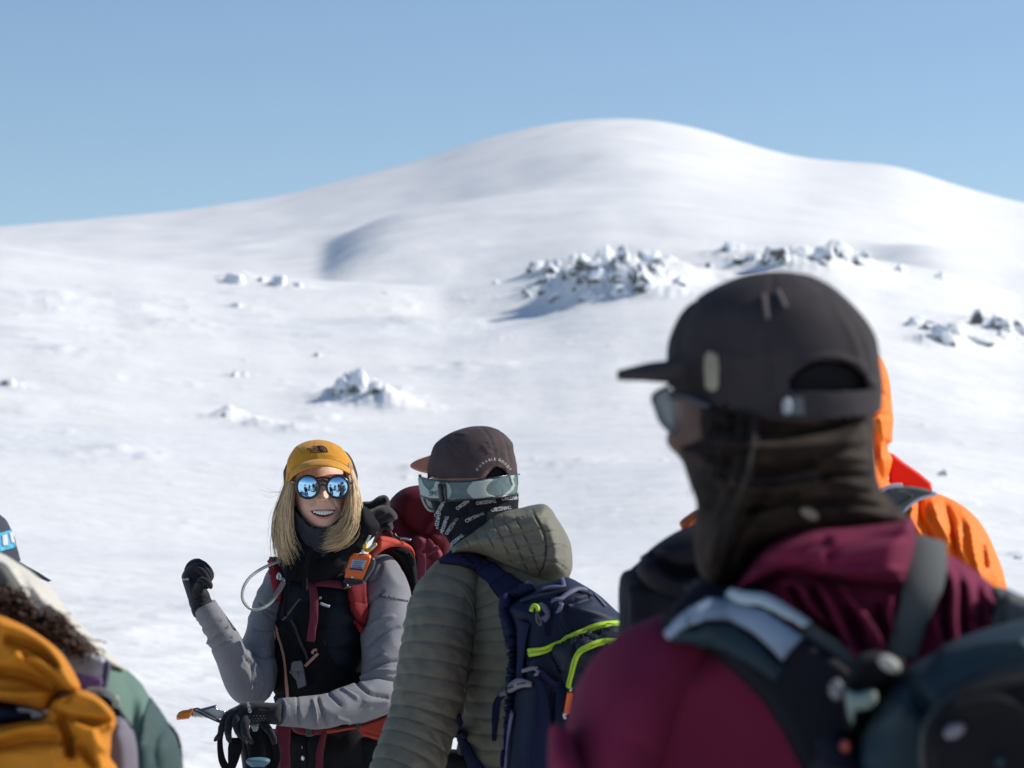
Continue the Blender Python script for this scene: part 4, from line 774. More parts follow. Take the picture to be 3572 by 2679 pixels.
# ---------------------------------------------------------------- orange transceiver hanging from the strap
bk = pillow(cA((895, 1290), (930, 1250), (1075, 1265), (1125, 1290), (1136, 1330), (1120, 1390), (1040, 1520), (990, 1545), (860, 1530), (832, 1500), (850, 1420)), 6.95, .017, 7, 4, smooth=False)
tr = mk('transceiver', bk[0], bk[1], M['plastic'], None, label='orange and black avalanche transceiver clipped to the coral shoulder strap of the blond person', cat='avalanche transceiver')
KB = tree(bk)
T('cover', patch(cA((905, 1275), (925, 1257), (1070, 1268), (1090, 1285), (1080, 1330), (1010, 1490), (990, 1502), (850, 1483), (836, 1468), (870, 1360)), KB, .002, .003, 4, puff=.002), 'orange', tr)
KB2 = tree((np.array([tuple(v.co) for v in tr.children[0].data.vertices])+ORG[tr.name], [tuple(p.vertices) for p in tr.children[0].data.polygons]))
T('info_plate', patch(cA((915, 1300), (1045, 1315), (1010, 1415), (882, 1400)), KB2, .0005, .001, 5), 'label', tr)
T('info_plate_stripe', patch(cA((888, 1382), (1016, 1395), (1008, 1414), (880, 1400)), KB2, .002, .0008, 5), M.setdefault('inkblue', mat('blue_ink', (.03, .05, .16), .5)), tr)
T('print_line', join(*[ribbon(cA((922-i*6+4, 1322+i*17), (1022-i*6-(i % 3)*10, 1334+i*17)), KB2, .0011, .0006, .0025) for i in range(4)]), 'gaiter', tr)
T('screw', patch([cA((910+14*math.cos(a), 1475+14*math.sin(a)))[0] for a in np.linspace(0, 5.7, 10)], KB2, .0005, .002, 3), 'metal', tr)
T('rib_grip', join(*[ribbon(cA((1098-i*7.5, 1305+i*17), (1122-i*8, 1316+i*17)), KB, .0022, .002, .001) for i in range(13)]), 'webgrey', tr)
T('base_loop', tube([P(*q, 6.925) for q in cA((838, 1500), (860, 1528), (940, 1540), (1010, 1525), (1000, 1508), (930, 1512), (860, 1500), (838, 1500))], .0032, 8, 60), 'gaiter', tr)
cb = tube([P(*q, 6.94) for q in cA((1018, 1170), (1030, 1215), (1070, 1222), (1140, 1160), (1125, 1150), (1060, 1205), (1035, 1190), (1040, 1150), (1018, 1170))], .0026, 8, 70)
kb = mk('carabiner', cb[0], cb[1], mat('yellow_alloy', (.75, .45, .03), .3, metal=.6), None, label='small yellow and silver carabiner holding the orange transceiver', cat='carabiner')
T('gate', tube([P(*q, 6.935) for q in cA((1080, 1200), (1140, 1158))], .0035, 8, 8), 'metal', kb); T('swivel', join(tube([P(*q, 6.94) for q in cA((1010, 1205), (1008, 1250), (1000, 1290))], .003, 8, 12), tube([P(*q, 6.95) for q in cA((1040, 1150), (1060, 1110), (1080, 1070))], .0034, 8, 12)), 'metal', kb)
# ---------------------------------------------------------------- ice axe held under the glove
bl = pillow(cH((350, 385), (480, 360), (620, 325), (760, 292), (768, 315), (790, 360), (850, 388), (920, 392), (900, 470), (800, 545), (760, 520), (720, 535), (600, 500), (600, 518), (510, 495), (515, 510), (420, 490), (420, 505), (330, 488)), 6.83, .004, 4, 4, smooth=False)
ax = mk('ice_axe', bl[0], bl[1], M['metal'], None, label='ice axe with an orange pick guard held in the lower gloved hand', cat='ice axe')
T('pick_guard', pillow(cH((70, 528), (78, 468), (115, 415), (180, 382), (270, 372), (340, 345), (372, 375), (345, 440), (290, 530), (200, 540), (90, 550)), 6.83, .012, 10, 4, smooth=False, cr=crs(cH, [([(110, 480), (200, 415), (310, 395)], 3, -.004), ([(120, 520), (270, 505)], 3, .003)])), 'orange_clear', ax)
T('adze', pillow(cH((480, 358), (620, 322), (755, 286), (768, 296), (750, 320), (600, 368), (520, 385)), 6.822, .006, 4, 4, smooth=False), M.setdefault('bluesteel', mat('blue_steel', (.08, .13, .27), .35, metal=.7)), ax)
T('elastic_cord', join(tube([P(*q, 6.81) for q in cH((360, 365), (440, 352), (520, 390), (680, 480), (840, 575))], .0022, 6, 30), tube([P(*q, 6.815) for q in cH((370, 370), (460, 420), (640, 510), (820, 590))], .0022, 6, 30)), 'plastic', ax)
T('shaft', tube([P(*cH((880, 450))[0], 6.84), P(*cH((1150, 700))[0], 6.85), P(*cH((1300, 1500))[0], 6.86), P(*cH((1420, 3300))[0], 6.88)], .011, 12, 30), 'plastic', ax)
# trekking poles with straps
def pole(x0, y0, d0, x1, knob_w, lb, knob_m, gy):
    gp = loft([(*cH((x0, y0))[0], d0, 16, .014), (*cH((x0, y0+120))[0], d0, 22, .018), (*cH((x0+10, y0+400))[0], d0, 30, .02), (*cH((x0+20, y0+800))[0], d0, 24, .018), (*cH((x0+20, y0+1400))[0], d0, 18, .014)], 30, 20)
    r = mk('trekking_pole', gp[0], gp[1], M['black'], None, label=lb, cat='trekking pole', group='trekking poles held in the lower hand')
    T('grip_top', loft([(*cH((x0-5, gy-60))[0], d0-.02, knob_w*.35, .008), (*cH((x0-5, gy-40))[0], d0-.02, knob_w*.85, .018), (*cH((x0-5, gy))[0], d0-.02, knob_w, .022), (*cH((x0-5, gy+50))[0], d0-.02, knob_w*.85, .018), (*cH((x0-5, gy+100))[0], d0-.02, knob_w*.5, .014)], 24, 28, 2.4), knob_m, r)
    a = P(*cH((x0+20, y0+1300))[0], d0); b = Vector((a.x+.05, a.y-.06, .04)); T('shaft', tube([a, b], .008, 10, 6), 'plastic', r)
    bz = b.lerp(a, .06); T('basket', tube([bz+Vector((.035*math.cos(t), .035*math.sin(t), 0)) for t in np.linspace(0, 2*math.pi, 20)], .004, 6, 40), 'plastic', r); return r
p1 = pole(1430, 600, 6.83, 0, 13, 'trekking pole with a pale green grip top just under the glove', 'mint', 640)
p2 = pole(1480, 1230, 6.74, 0, 42, 'trekking pole with a wide blue-grey mushroom top at the bottom edge', M.setdefault('bluegrip', mat('blue_grey_rubber', (.10, .19, .25), .45, var=.2, vscale=60)), 1250)
T('wrist_strap', join(ribbon([(*q, 6.80) for q in cH((850, 720), (825, 900), (835, 1100), (870, 1260), (960, 1420))], None, [.014, .013, .015, .018, .02], .003), ribbon([(*q, 6.80) for q in cH((1090, 850), (1085, 1000), (1060, 1180), (1020, 1420))], None, [.03, .034, .026, .014], .003)), 'black', p1)
T('wrist_strap', join(ribbon([(*q, 6.79) for q in cH((1600, 640), (1720, 800), (1790, 1000), (1810, 1150), (1740, 1420))], None, [.014, .02, .016, .018, .014], .003), ribbon([(*q, 6.795) for q in cH((1520, 620), (1600, 850), (1680, 1100), (1700, 1420))], None, [.012, .018, .02, .02], .003)), 'black', p2)
# ================================================================ person in the olive quilted jacket
DEF[0] = 5.98
OD = 6.4
om = empty('person', (P(1800, 2000, OD).x, OD, 0), 'back-turned person in an olive quilted jacket, aubergine cap and sage goggle strap', 'person')
T('body', loft([(1800, 2600, 6.42, 150, .09), (1780, 2100, 6.42, 190, .10), (1700, 1980, 6.42, 120, .08), (1640, 1900, 6.40, 66, .06), (1640, 1850, 6.40, 80, .07), (1648, 1790, 6.40, 112, .075), (1645, 1700, 6.38, 138, .10), (1645, 1620, 6.38, 134, .10), (1655, 1560, 6.38, 100, .08), (1660, 1520, 6.38, 40, .03)], 120, 60, T0=(0, 0, 1),
    disp=lambda ds, th, V: .012*np.exp(-((proj(V)[:, 0]-1510)/16)**2-((proj(V)[:, 1]-1790)/30)**2)), 'skin', om)
jk = loft(rows(cC, [(500, 640, 6.42, 130, .08), (530, 690, 6.42, 190, .11), (560, 750, 6.42, 240, .13), (620, 850, 6.42, 275, .15), (660, 1000, 6.42, 280, .16), (665, 1300, 6.42, 285, .16), (670, 1700, 6.42, 300, .17), (670, 2050, 6.42, 300, .17)]), 260, 110, 2.3, disp=quilt(.0345, .0045, .008, .4), fold=.003, ff=22, seed=3)
sl_ = loft(rows(cC, [(470, 700, 6.40, 60, .06), (400, 740, 6.38, 100, .075), (330, 830, 6.34, 135, .085), (292, 950, 6.31, 158, .09), (272, 1100, 6.28, 162, .09), (240, 1300, 6.25, 165, .09), (205, 1450, 6.23, 160, .085), (150, 1600, 6.20, 160, .08), (60, 1780, 6.15, 130, .07), (-60, 1900, 6.08, 90, .05)]), 300, 80, disp=quilt(.0365, .005, .012, .4), fold=.003, ff=26, seed=5)
cuff = loft(rows(cC, [(-60, 1900, 6.08, 80, .048), (-130, 1950, 6.04, 70, .042), (-180, 1985, 6.02, 60, .034)]), 20, 40)
T('glove', loft(rows(cC, [(-150, 1965, 6.03, 62, .036), (-230, 2020, 6.0, 74, .03), (-310, 2070, 5.98, 60, .025), (-350, 2110, 5.97, 30, .015)]), 24, 30), 'black', om)
sr_ = loft(rows(cC, [(800, 860, 6.5, 50, .06), (860, 930, 6.5, 80, .075), (940, 1060, 6.48, 100, .085), (990, 1250, 6.44, 110, .085), (990, 1550, 6.40, 100, .08), (900, 1850, 6.3, 80, .06)]), 200, 60, disp=quilt(.0405, .0085, .008))
T('jacket', join(jk, sl_, cuff, sr_), 'olive', om); JB = tree(jk, sl_)
T('seam', ribbon(cC((360, 790), (420, 860), (447, 960), (450, 1080), (425, 1200), (400, 1300)), JB, .003, .003, .0), 'olive', om)
# hood: padded, with diagonal stitching
hq = [([(560+i*95, 1060-i*50), (660+i*110, 1230-i*10), (760+i*125, 1440+i*30)], 2.2, -.008) for i in range(0, 6)]
hq += [([(640, 1120), (900, 1040), (1250, 930)], 2, -.006), ([(560, 1230), (900, 1160), (1330, 1060)], 2, -.006), ([(620, 1310), (960, 1280), (1370, 1190)], 2, -.006), ([(800, 1370), (1050, 1390), (1390, 1310)], 2, -.006), ([(1000, 1450), (1180, 1480), (1370, 1440)], 2, -.006),
    ([(1250, 860), (1300, 960), (1370, 1100), (1395, 1250), (1370, 1430), (1300, 1560)], 2.6, -.014), ([(1330, 950), (1450, 950), (1540, 1000)], 2.2, -.009), ([(1380, 1090), (1500, 1090), (1600, 1150)], 2.2, -.009), ([(1400, 1230), (1520, 1220), (1640, 1270)], 2.2, -.009), ([(1390, 1370), (1500, 1390), (1620, 1480)], 2.2, -.009)]
hd = pillow(cO((370, 1385), (450, 1280), (480, 1215), (570, 1140), (700, 1042), (880, 925), (1010, 878), (1150, 862), (1260, 835), (1380, 826), (1450, 880), (1500, 960), (1570, 1070), (1630, 1200), (1652, 1370), (1640, 1480), (1590, 1555), (1480, 1585), (1330, 1570), (1150, 1510), (950, 1420), (800, 1340), (620, 1320), (480, 1350), (390, 1440)), 6.36, .15, 85, 5.5,
    cr=crs(cO, hq+[([(880, 900), (1100, 950), (1280, 940)], 14, .012), ([(1420, 1000), (1480, 1200), (1500, 1400)], 14, .01)]), fold=.006, ff=22, seed=4, stretch=(.5, 1, 1.6))
T('hood', hd, 'olive', om); HDB = tree(hd)
# printed neck gaiter
gpoly = cO((300, 760), (315, 900), (322, 1010), (350, 1070), (420, 1135), (478, 1225), (520, 1260), (640, 1240), (800, 1130), (1000, 1000), (1140, 960), (1128, 860), (1120, 720), (900, 700), (600, 720))
gt2 = pillow(gpoly, 6.4, .006, 4, 6, fold=.004, ff=18, dfun=cyl(1650, 165, 6.40, .115), cr=crs(cO, [([(330, 800), (345, 950), (420, 1100)], 3, .004), ([(640, 880), (520, 1000), (470, 1150)], 5, -.006), ([(1000, 800), (760, 930), (600, 1040)], 6, -.005)]))
gm = T('neck_gaiter', gt2, 'buff', om); NG = tree(gt2)
lt = []
for x, y, s_, a_ in ((815, 803, 'THREDBO', .13), (610, 815, 'THREDBO', .62), (960, 868, 'THREDBO', .16), (706, 948, 'THREDBO', .42), (378, 860, 'THREDBO', 1.05), (485, 1035, 'THREDBO', .95), (412, 1030, 'THREDBO', 1.25), (1060, 765, 'THREDBO', .05), (350, 1000, 'THREDBO', 1.4), (520, 1180, 'THREDBO', .7)):
    # the print runs upside down on the worn scarf
    lt.append(text_mesh(s_, cO((x, y))[0], 12.5, a_+math.pi, NG, .0015, bold=.012, shx=.92))
T('lettering', join(*lt), 'white', gm)
# cap
barc = spline(cO((225, 500), (262, 540), (330, 572), (450, 585), (640, 585), (760, 578), (860, 480), (925, 462), (1000, 500), (1045, 545), (1110, 530), (1150, 500)), 90)
cs = crs(cO, [([(760, 70), (850, 180), (900, 330), (920, 480)], 2.2, -.003), ([(720, 75), (820, 190), (878, 330), (895, 480)], 2, .0018), ([(800, 70), (880, 180), (925, 330), (935, 480)], 2, .0018), ([(440, 200), (560, 310), (600, 430), (615, 580)], 2.2, -.003), ([(470, 195), (590, 310), (632, 430), (645, 580)], 2, .0018), ([(960, 130), (1010, 250), (1050, 400), (1060, 520)], 2.5, -.003), ([(990, 330), (1010, 430), (1010, 500)], 3, .003), ([(1040, 350), (1060, 440), (1050, 520)], 3, -.003), ([(440, 200), (520, 140), (620, 150)], 5, .003), ([(790, 260), (840, 330)], 4, .003)])
oc = loft(rows(cO, [(690, 640, 6.38, 430, .125), (688, 560, 6.38, 432, .125), (684, 450, 6.38, 424, .122), (688, 330, 6.38, 396, .115), (703, 235, 6.38, 362, .105), (722, 160, 6.38, 280, .086), (742, 108, 6.38, 186, .060), (755, 84, 6.38, 110, .038), (762, 75, 6.38, 60, .02), (765, 72, 6.38, 8, .004)]), 100, 110, 2.1, T0=(0, 0, 1), cr=cs, fold=.0018, ff=22, seed=3)
oc = shell(cut(oc, lambda q, c3: (c3[1] < 6.38 and q[1] > np.interp(q[0], barc[:, 0], barc[:, 1])) or q[1] > 1668), .002)
capo = T('cap', oc, 'brown_cap', om); OB = tree(oc)
T('brim', pillow(cO((330, 350), (240, 368), (160, 395), (100, 430), (82, 455), (100, 480), (150, 503), (210, 520), (330, 530)), 6.36, .012, 10, 5, cr=crs(cO, [([(110, 455), (160, 420), (270, 385)], 2.5, -.003), ([(140, 470), (200, 430), (270, 415)], 2.5, -.003)]), dfun=lambda x, y: 6.36+(1520-x)*0.0008+(1640-y)*.001), 'salmon', capo)
for i, (ch, x, y, a_) in enumerate((('D', 732, 492, .95), ('U', 760, 458, .85), ('R', 788, 432, .68), ('A', 818, 415, .52), ('B', 848, 402, .35), ('L', 872, 396, .2), ('E', 897, 395, .05), ('G', 943, 402, -.05), ('O', 972, 418, -.3), ('O', 996, 440, -.5), ('D', 1022, 466, -.75), ('S', 1046, 490, -.9))):
    T('lettering', text_mesh(ch, cO((x, y))[0], 9.0, a_, OB, .0015, bold=.02), 'salmon' if 0 else M.setdefault('thread', mat('pale_thread', (.50, .46, .42), .8)), capo)
T('arch_print', text_mesh('CREDBO', cO((912, 540))[0], 9, math.pi, OB, .004, bold=.02, d=6.27, shx=1.2), 'white', gm)
T('arch_fill', pillow(cO((800, 590), (870, 500), (925, 472), (990, 510), (1040, 570), (1040, 620), (800, 620)), 6.30, .004, 4, 5, dfun=cyl(1650, 160, 6.39, .112)), 'buff', gm)
# goggles: strap round the cap, lens in front
top_ = [(168, 553), (280, 588), (430, 606), (650, 602), (880, 575), (1010, 550), (1130, 532)]; bot_ = [(1132, 730), (1000, 748), (880, 768), (650, 782), (430, 796), (300, 775), (190, 748)]
gs = pillow(cO(*top_, *bot_), 6.4, .004, 3, 5, smooth=False, dfun=cyl(1636, 176, 6.385, .134))
gog = T('goggles', gs, 'teal_e', om); SBV = tree(gs)
def spr(*q, m_='sage', nm='strap_print', off=.001): T(nm, patch(cO(*q), SBV, off, .001, 4, smooth=False), m_, gog)
spr((172, 572), (200, 580), (225, 640), (280, 700), (318, 660), (330, 605), (372, 606), (372, 770), (280, 762), (195, 738))
spr((432, 612), (468, 640), (486, 700), (470, 760), (440, 782), (430, 780))
spr((688, 608), (835, 588), (885, 590), (830, 640), (808, 690), (835, 730), (905, 752), (690, 770), (640, 720), (632, 685), (650, 650))
spr((1040, 556), (1085, 548), (1070, 590), (1090, 640), (1075, 690), (1020, 738), (975, 742), (1040, 690), (1066, 640))
spr((1112, 545), (1126, 545), (1128, 720), (1105, 725), (1118, 640))
T('strap_edge', join(ribbon(cO(*[(x, y+6) for x, y in top_]), SBV, .0035, .003, .001), ribbon(cO(*[(x, y-7) for x, y in bot_]), SBV, .0035, .003, .001)), 'frame', gog)
for ch, x, y in (('S', 290, 722), ('M', 322, 718), ('O', 362, 715)): T('lettering', text_mesh(ch, cO((x, y))[0], 17, math.pi, SBV, .003, bold=.02, shx=1.1), 'teal_e', gog)
for q_ in (ribbon(cO((384, 590), (386, 690), (402, 800)), SBV, .010, .006, .002), ribbon(cO((422, 592), (434, 690), (442, 800)), SBV, .005, .004, .003)): T('strap_slider', q_, 'plastic', gog)
T('goggle_frame', pillow(cO((165, 540), (195, 545), (215, 760), (310, 790), (330, 880), (300, 895), (258, 870), (222, 820), (200, 750), (180, 660)), 6.40, .022, 10, 4), 'frame', gog)
T('goggle_rim', tube([P(*q, 6.385) for q in cO((172, 575), (188, 690), (207, 775), (232, 835), (268, 880), (308, 892))], .003, 8, 30), 'sage', gog)
T('goggle_lens', pillow(cO((235, 765), (300, 785), (318, 850), (300, 868), (262, 845)), 6.375, .008, 6, 4), M.setdefault('lens_grey', mat('smoke_lens', (.20, .22, .22), .15, metal=.6)), gog)
legs(om, P(1810, 2700, OD).x, OD+.02, math.pi, M['trouser'], M['boot'])
T('trousers_waist', loft([(1810, 2900, 6.42, 200, .15), (1812, 3050, 6.42, 190, .14), (1815, 3200, 6.42, 180, .12)], 20, 50), 'trouser', om)
# ---------------------------------------------------------------- navy rucksack
nd = lambda x, y: 6.13+np.clip((x-2100)/400, 0, 1)*.05-np.clip((1750-x)/120, -0, 1)*-.06
np_ = pillow(cC((585, 905), (640, 865), (720, 815), (800, 790), (880, 768), (950, 800), (1030, 850), (1090, 905), (1150, 965), (1195, 1050), (1250, 1200), (1290, 1400), (1300, 1700), (1260, 1950), (1100, 2030), (800, 2030), (640, 1950), (600, 1700), (612, 1500), (630, 1300), (640, 1150), (620, 1000)), 6.14, .15, 90, 9, fold=.005, ff=9, seed=2,
    cr=crs(cP, [([(560, 230), (590, 260), (800, 200), (900, 190)], 6, .012), ([(600, 250), (620, 350), (690, 490)], 10, .018), ([(540, 300), (520, 500)], 10, -.012), ([(700, 300), (900, 330), (1100, 380)], 12, .012), ([(730, 260), (860, 220)], 9, -.012), ([(360, 720), (560, 640), (760, 560), (1150, 470)], 7, -.010), ([(560, 660), (620, 760), (610, 900)], 4, -.008), ([(700, 860), (720, 700), (820, 590), (1130, 530)], 6, -.008), ([(640, 900), (560, 760)], 10, .008), ([(400, 820), (520, 920), (690, 1000)], 6, -.008), ([(560, 1000), (540, 1300), (520, 1659)], 8, -.012), ([(780, 700), (900, 800), (880, 950)], 12, -.010), ([(830, 650), (980, 700), (1060, 680)], 9, .008)]))
nk = mk('rucksack', np_[0], np_[1], M['navy'], None, label='navy rucksack with lime green zips on the back of the person in the olive jacket', cat='backpack'); NB = tree(np_); NB2 = tree(np_, jk, sl_, hd)
T('front_pocket', patch(cP((560, 640), (760, 560), (900, 490), (1060, 470), (1170, 470), (1200, 560), (1260, 800), (1260, 1400), (700, 1300), (690, 1000), (640, 900), (620, 760)), NB, .001, .003, 9, puff=.03, R=60, cr=crs(cP, [([(700, 860), (720, 700), (820, 590), (1130, 530)], 6, -.008), ([(640, 860), (700, 620), (860, 540)], 5, .005), ([(830, 650), (980, 700), (1060, 680)], 9, .008), ([(800, 800), (900, 880), (900, 1000)], 10, -.010)])), 'slate_n', nk)
FPK = nk.children[0]; NB3 = tree(np_, (np.array([tuple(v.co) for v in FPK.data.vertices])+ORG[nk.name], [tuple(p.vertices) for p in FPK.data.polygons]))
T('zip', ribbon(cP((362, 676), (470, 648), (600, 595), (700, 552), (800, 505), (900, 462), (1040, 440), (1165, 433)), NB3, [.018, .017, .015, .0145, .0145, .014], .004, .003), 'lime', nk)
T('zip', ribbon(cP((1140, 580), (1000, 585), (900, 605), (830, 640), (775, 700), (740, 770), (718, 870), (700, 970)), NB3, [.013, .014, .0135, .0125, .011, .011], .004, .003), 'lime', nk)
T('zip_teeth', join(ribbon(cP((362, 680), (600, 598), (800, 508), (900, 464), (1165, 437)), NB3, .0022, .002, .0075), ribbon(cP((1140, 583), (900, 608), (775, 703), (740, 773), (718, 870), (702, 960)), NB3, .002, .002, .0075)), M.setdefault('lime_d', mat('dark_lime', (.20, .40, .03), .6)), nk)
T('zip_slider', ribbon([(*q, 5.98) for q in cP((735, 860), (718, 930))], None, .010, .006), 'lime', nk)
T('zip_puller', tube([P(*q, 5.965) for q in cP((707, 1015), (693, 1100), (678, 1195))], .0068, 12, 14), 'orange', nk)
T('puller_hook', join(tube([P(*q, 5.968) for q in cP((716, 900), (722, 960), (707, 1015))], .004, 8, 10), tube([P(*q, 5.97) for q in cP((735, 960), (755, 1040), (740, 1050), (726, 990))], .0018, 6, 20), tube([P(*q, 5.968) for q in cP((678, 1190), (655, 1200), (664, 1240))], .004, 8, 10)), 'metal', nk)
T('pull_loop', tube([P(*q, 5.97) for q in cP((735, 1050), (745, 1150), (735, 1200), (715, 1190), (730, 1100))], .0022, 6, 26), 'plastic', nk)
T('zip_slider', join(tube([P(*hit(NB, *q)[0]+Vector((0, -.012, 0))) if 0 else hit(NB, *q)[0]+Vector((0, -.012, 0)) for q in cP((372, 320), (395, 275), (425, 285), (430, 320))], .0045, 8, 20)), 'lime', nk)
T('zip_pull', tube([hit(NB, *q)[0]+Vector((0, -.014, 0)) for q in cP((415, 320), (440, 370), (455, 410), (452, 440), (425, 410), (415, 340))], .0024, 6, 30), 'webgrey', nk)
T('grab_loop', join(ribbon(cP((560, 232), (620, 240), (680, 190), (760, 150), (830, 155)), NB, .010, .005, .004), ribbon(cP((610, 250), (606, 300), (612, 330)), NB, .010, .004, .006), ribbon(cP((900, 180), (940, 220), (1000, 290)), NB, .009, .003, .002), ribbon(cP((410, 300), (470, 280), (510, 350), (470, 400)), NB, .014, .002, .002)), 'lilac', nk)
T('top_zip', ribbon(cP((300, 250), (420, 215), (560, 190), (720, 150), (880, 190)), NB2, .010, .004, .004), 'slate_n', nk)
T('back_panel_edge', ribbon(cP((470, 150), (560, 130), (655, 125), (640, 60)), NB2, .010, .004, .003), 'lilac', nk)
T('side_compression_strap', ribbon(cP((330, 400), (318, 560), (310, 720), (300, 910)), NB2, .034, .004, .006), 'navy_web', nk)
T('side_compression_strap', ribbon(cP((430, 900), (470, 1000), (480, 1150), (465, 1350), (440, 1560), (430, 1800)), NB2, [.012, .022, .040, .044, .044], .004, .006), 'navy_web', nk)
T('side_strap', ribbon(cP((240, 1180), (210, 1350), (180, 1660), (170, 1800)), NB2, .020, .004, .006), 'lilac', nk)
T('side_strap', ribbon(cP((430, 820), (560, 930), (690, 1020)), NB2, .03, .004, .006), 'navy_web', nk)
T('buckle', join(ribbon(cP((168, 1030), (250, 985), (330, 940), (405, 950)), NB2, [.008, .020, .022, .012], .010, .012), ribbon(cP((345, 830), (420, 850), (430, 890)), NB2, .008, .008, .012)), M.setdefault('bkl', mat('grey_buckle', (.20, .19, .22), .45)), nk)
T('buckle_slot', join(ribbon(cP((240, 1000), (300, 970)), NB2, .003, .003, .022), ribbon(cP((330, 950), (380, 945)), NB2, .003, .003, .022)), 'plastic', nk)
T('loose_strap', ribbon(cP((150, 1030), (95, 1080), (75, 1200), (68, 1330), (62, 1430)), NB2, [.010, .016, .016, .012, .010], .003, .004), 'navy_web', nk)
T('shoulder_strap', patch(cC((290, 705), (345, 672), (410, 672), (490, 690), (560, 722), (640, 775), (740, 830), (690, 850), (630, 880), (605, 915), (640, 1000), (650, 1200), (628, 1400), (610, 1500), (590, 1659), (575, 1659), (610, 1300), (620, 1050), (590, 900), (520, 800), (440, 735), (380, 715)), NB2, .008, .010, 6, puff=.008, R=25), 'navy_web', nk)
T('shoulder_strap', ribbon(cC((365, 1410), (385, 1500), (430, 1600), (490, 1700), (600, 1800)), NB2, [.012, .03, .04, .036], .004, .004), 'navy_web', nk)
T('strap_slider', ribbon(cC((385, 1505), (430, 1510)), NB2, .016, .006, .010), 'navy_web', nk)
T('pocket_logo', text_mesh('N', cP((1052, 778))[0], 8.5, 0, NB3, .004, bold=.03, shx=1.2), 'lime', nk)
# ================================================================ person in the orange shell jacket
RD = 4.9
orp = empty('person', (P(2900, 2000, RD).x, RD, 0), 'hooded person in a bright orange jacket mostly hidden behind the black cap', 'person')
T('body', loft([(2900, 2700, 4.92, 330, .10), (2900, 2000, 4.92, 300, .09), (2880, 1900, 4.9, 110, .07), (2870, 1750, 4.9, 130, .09), (2870, 1500, 4.9, 150, .10), (2870, 1350, 4.9, 120, .08), (2870, 1290, 4.9, 40, .03)], 60, 40), 'skin', orp)
oj = pillow(cE((1300, 1230), (1400, 1195), (1440, 1185), (1520, 1203), (1640, 1225), (1735, 1247), (1850, 1300), (1935, 1372), (1992, 1455), (2034, 1550), (2075, 1659), (2120, 1900), (2150, 2300), (2140, 3200), (430, 3200), (380, 2300), (385, 1700), (392, 1500), (420, 1405), (470, 1352), (530, 1310), (800, 1260)), 4.92, .18, 150, 10, fold=.006, ff=8, seed=7, stretch=(1.3, 1, .6),
    cr=crs(cE, [([(1640, 1290), (1650, 1380), (1700, 1480)], 11, -.030), ([(1700, 1270), (1740, 1400), (1790, 1500)], 9, .026), ([(1590, 1310), (1600, 1400), (1680, 1500), (1720, 1600)], 9, .024), ([(1770, 1290), (1810, 1420), (1830, 1560), (1900, 1659)], 11, -.032), ([(1850, 1310), (1900, 1420), (1920, 1560), (1960, 1700)], 10, .028), ([(1900, 1340), (1955, 1460), (1980, 1620)], 10, -.026), ([(1560, 1380), (1620, 1470), (1760, 1600)], 9, -.024), ([(1830, 1430), (1850, 1540), (1880, 1600)], 8, .02), ([(1990, 1480), (2020, 1600), (2040, 1700)], 9, .018)]))
T('jacket', oj, 'orange_j', orp); OJB = tree(oj)
T('hood', pillow(cE((885, 640), (960, 560), (1080, 495), (1220, 468), (1340, 478), (1420, 520), (1455, 570), (1480, 640), (1492, 720), (1500, 820), (1506, 860), (1500, 930), (1498, 980), (1478, 990), (1480, 1030), (1500, 1060), (1490, 1120), (1478, 1170), (1500, 1210), (1560, 1230), (1400, 1320), (1000, 1330), (850, 1200), (830, 800)), 4.86, .14, 70, 8, fold=.008, ff=9, seed=6,
    cr=crs(cE, [([(1430, 720), (1480, 760), (1500, 860)], 8, -.016), ([(1400, 850), (1460, 840), (1500, 845)], 7, -.014), ([(1390, 900), (1420, 1050), (1450, 1200)], 9, -.02), ([(1440, 870), (1450, 960), (1440, 1060)], 9, .014), ([(1380, 1000), (1400, 1120), (1420, 1190)], 9, .016)])), 'orange_j', orp)
T('storm_flap', pillow(cE((1485, 1035), (1510, 1045), (1560, 1085), (1640, 1140), (1700, 1190), (1706, 1232), (1640, 1230), (1540, 1205), (1480, 1200)), 4.90, .012, 10, 6, smooth=False), 'red_j', orp)
T('rust_shoulder', pillow(cE((400, 1400), (440, 1360), (500, 1330), (520, 1420), (430, 1440)), 4.86, .02, 12, 7), M.setdefault('rust', mat('rust_shell', (.35, .10, .045), .7)), orp)  # rust-coloured bit of the orange jacket's left shoulder
legs(orp, P(2900, 2700, RD).x, RD, math.pi, M['trouser'], M['boot'])
opk = pillow(cE((1000, 1300), (1250, 1280), (1400, 1300), (1500, 1500), (1500, 2000), (1450, 2400), (900, 2400), (880, 1500)), 4.66, .09, 60, 20)
ok_ = mk('rucksack', opk[0], opk[1], M['webgrey'], None, label='grey-strapped rucksack of the person in orange, showing one strap over the orange shoulder', cat='backpack')
T('shoulder_strap', pillow(cE((1380, 1290), (1435, 1235), (1490, 1212), (1560, 1205), (1660, 1218), (1728, 1245), (1690, 1262), (1630, 1280), (1580, 1310), (1550, 1345), (1480, 1380), (1380, 1380)), 4.75, .02, 14, 6, cr=crs(cE, [([(1480, 1230), (1600, 1260), (1500, 1330)], 5, .005)])), 'webgrey', ok_)
T('strap_trim', join(tube([P(*q, 4.735) for q in cE((1435, 1235), (1490, 1212), (1550, 1206))], .0045, 8, 20), tube([P(*q, 4.735) for q in cE((1728, 1246), (1650, 1268), (1595, 1300), (1555, 1340))], .0035, 8, 20)), M.setdefault('lilacw', mat('pale_lilac_trim', (.55, .53, .62), .7)), ok_)
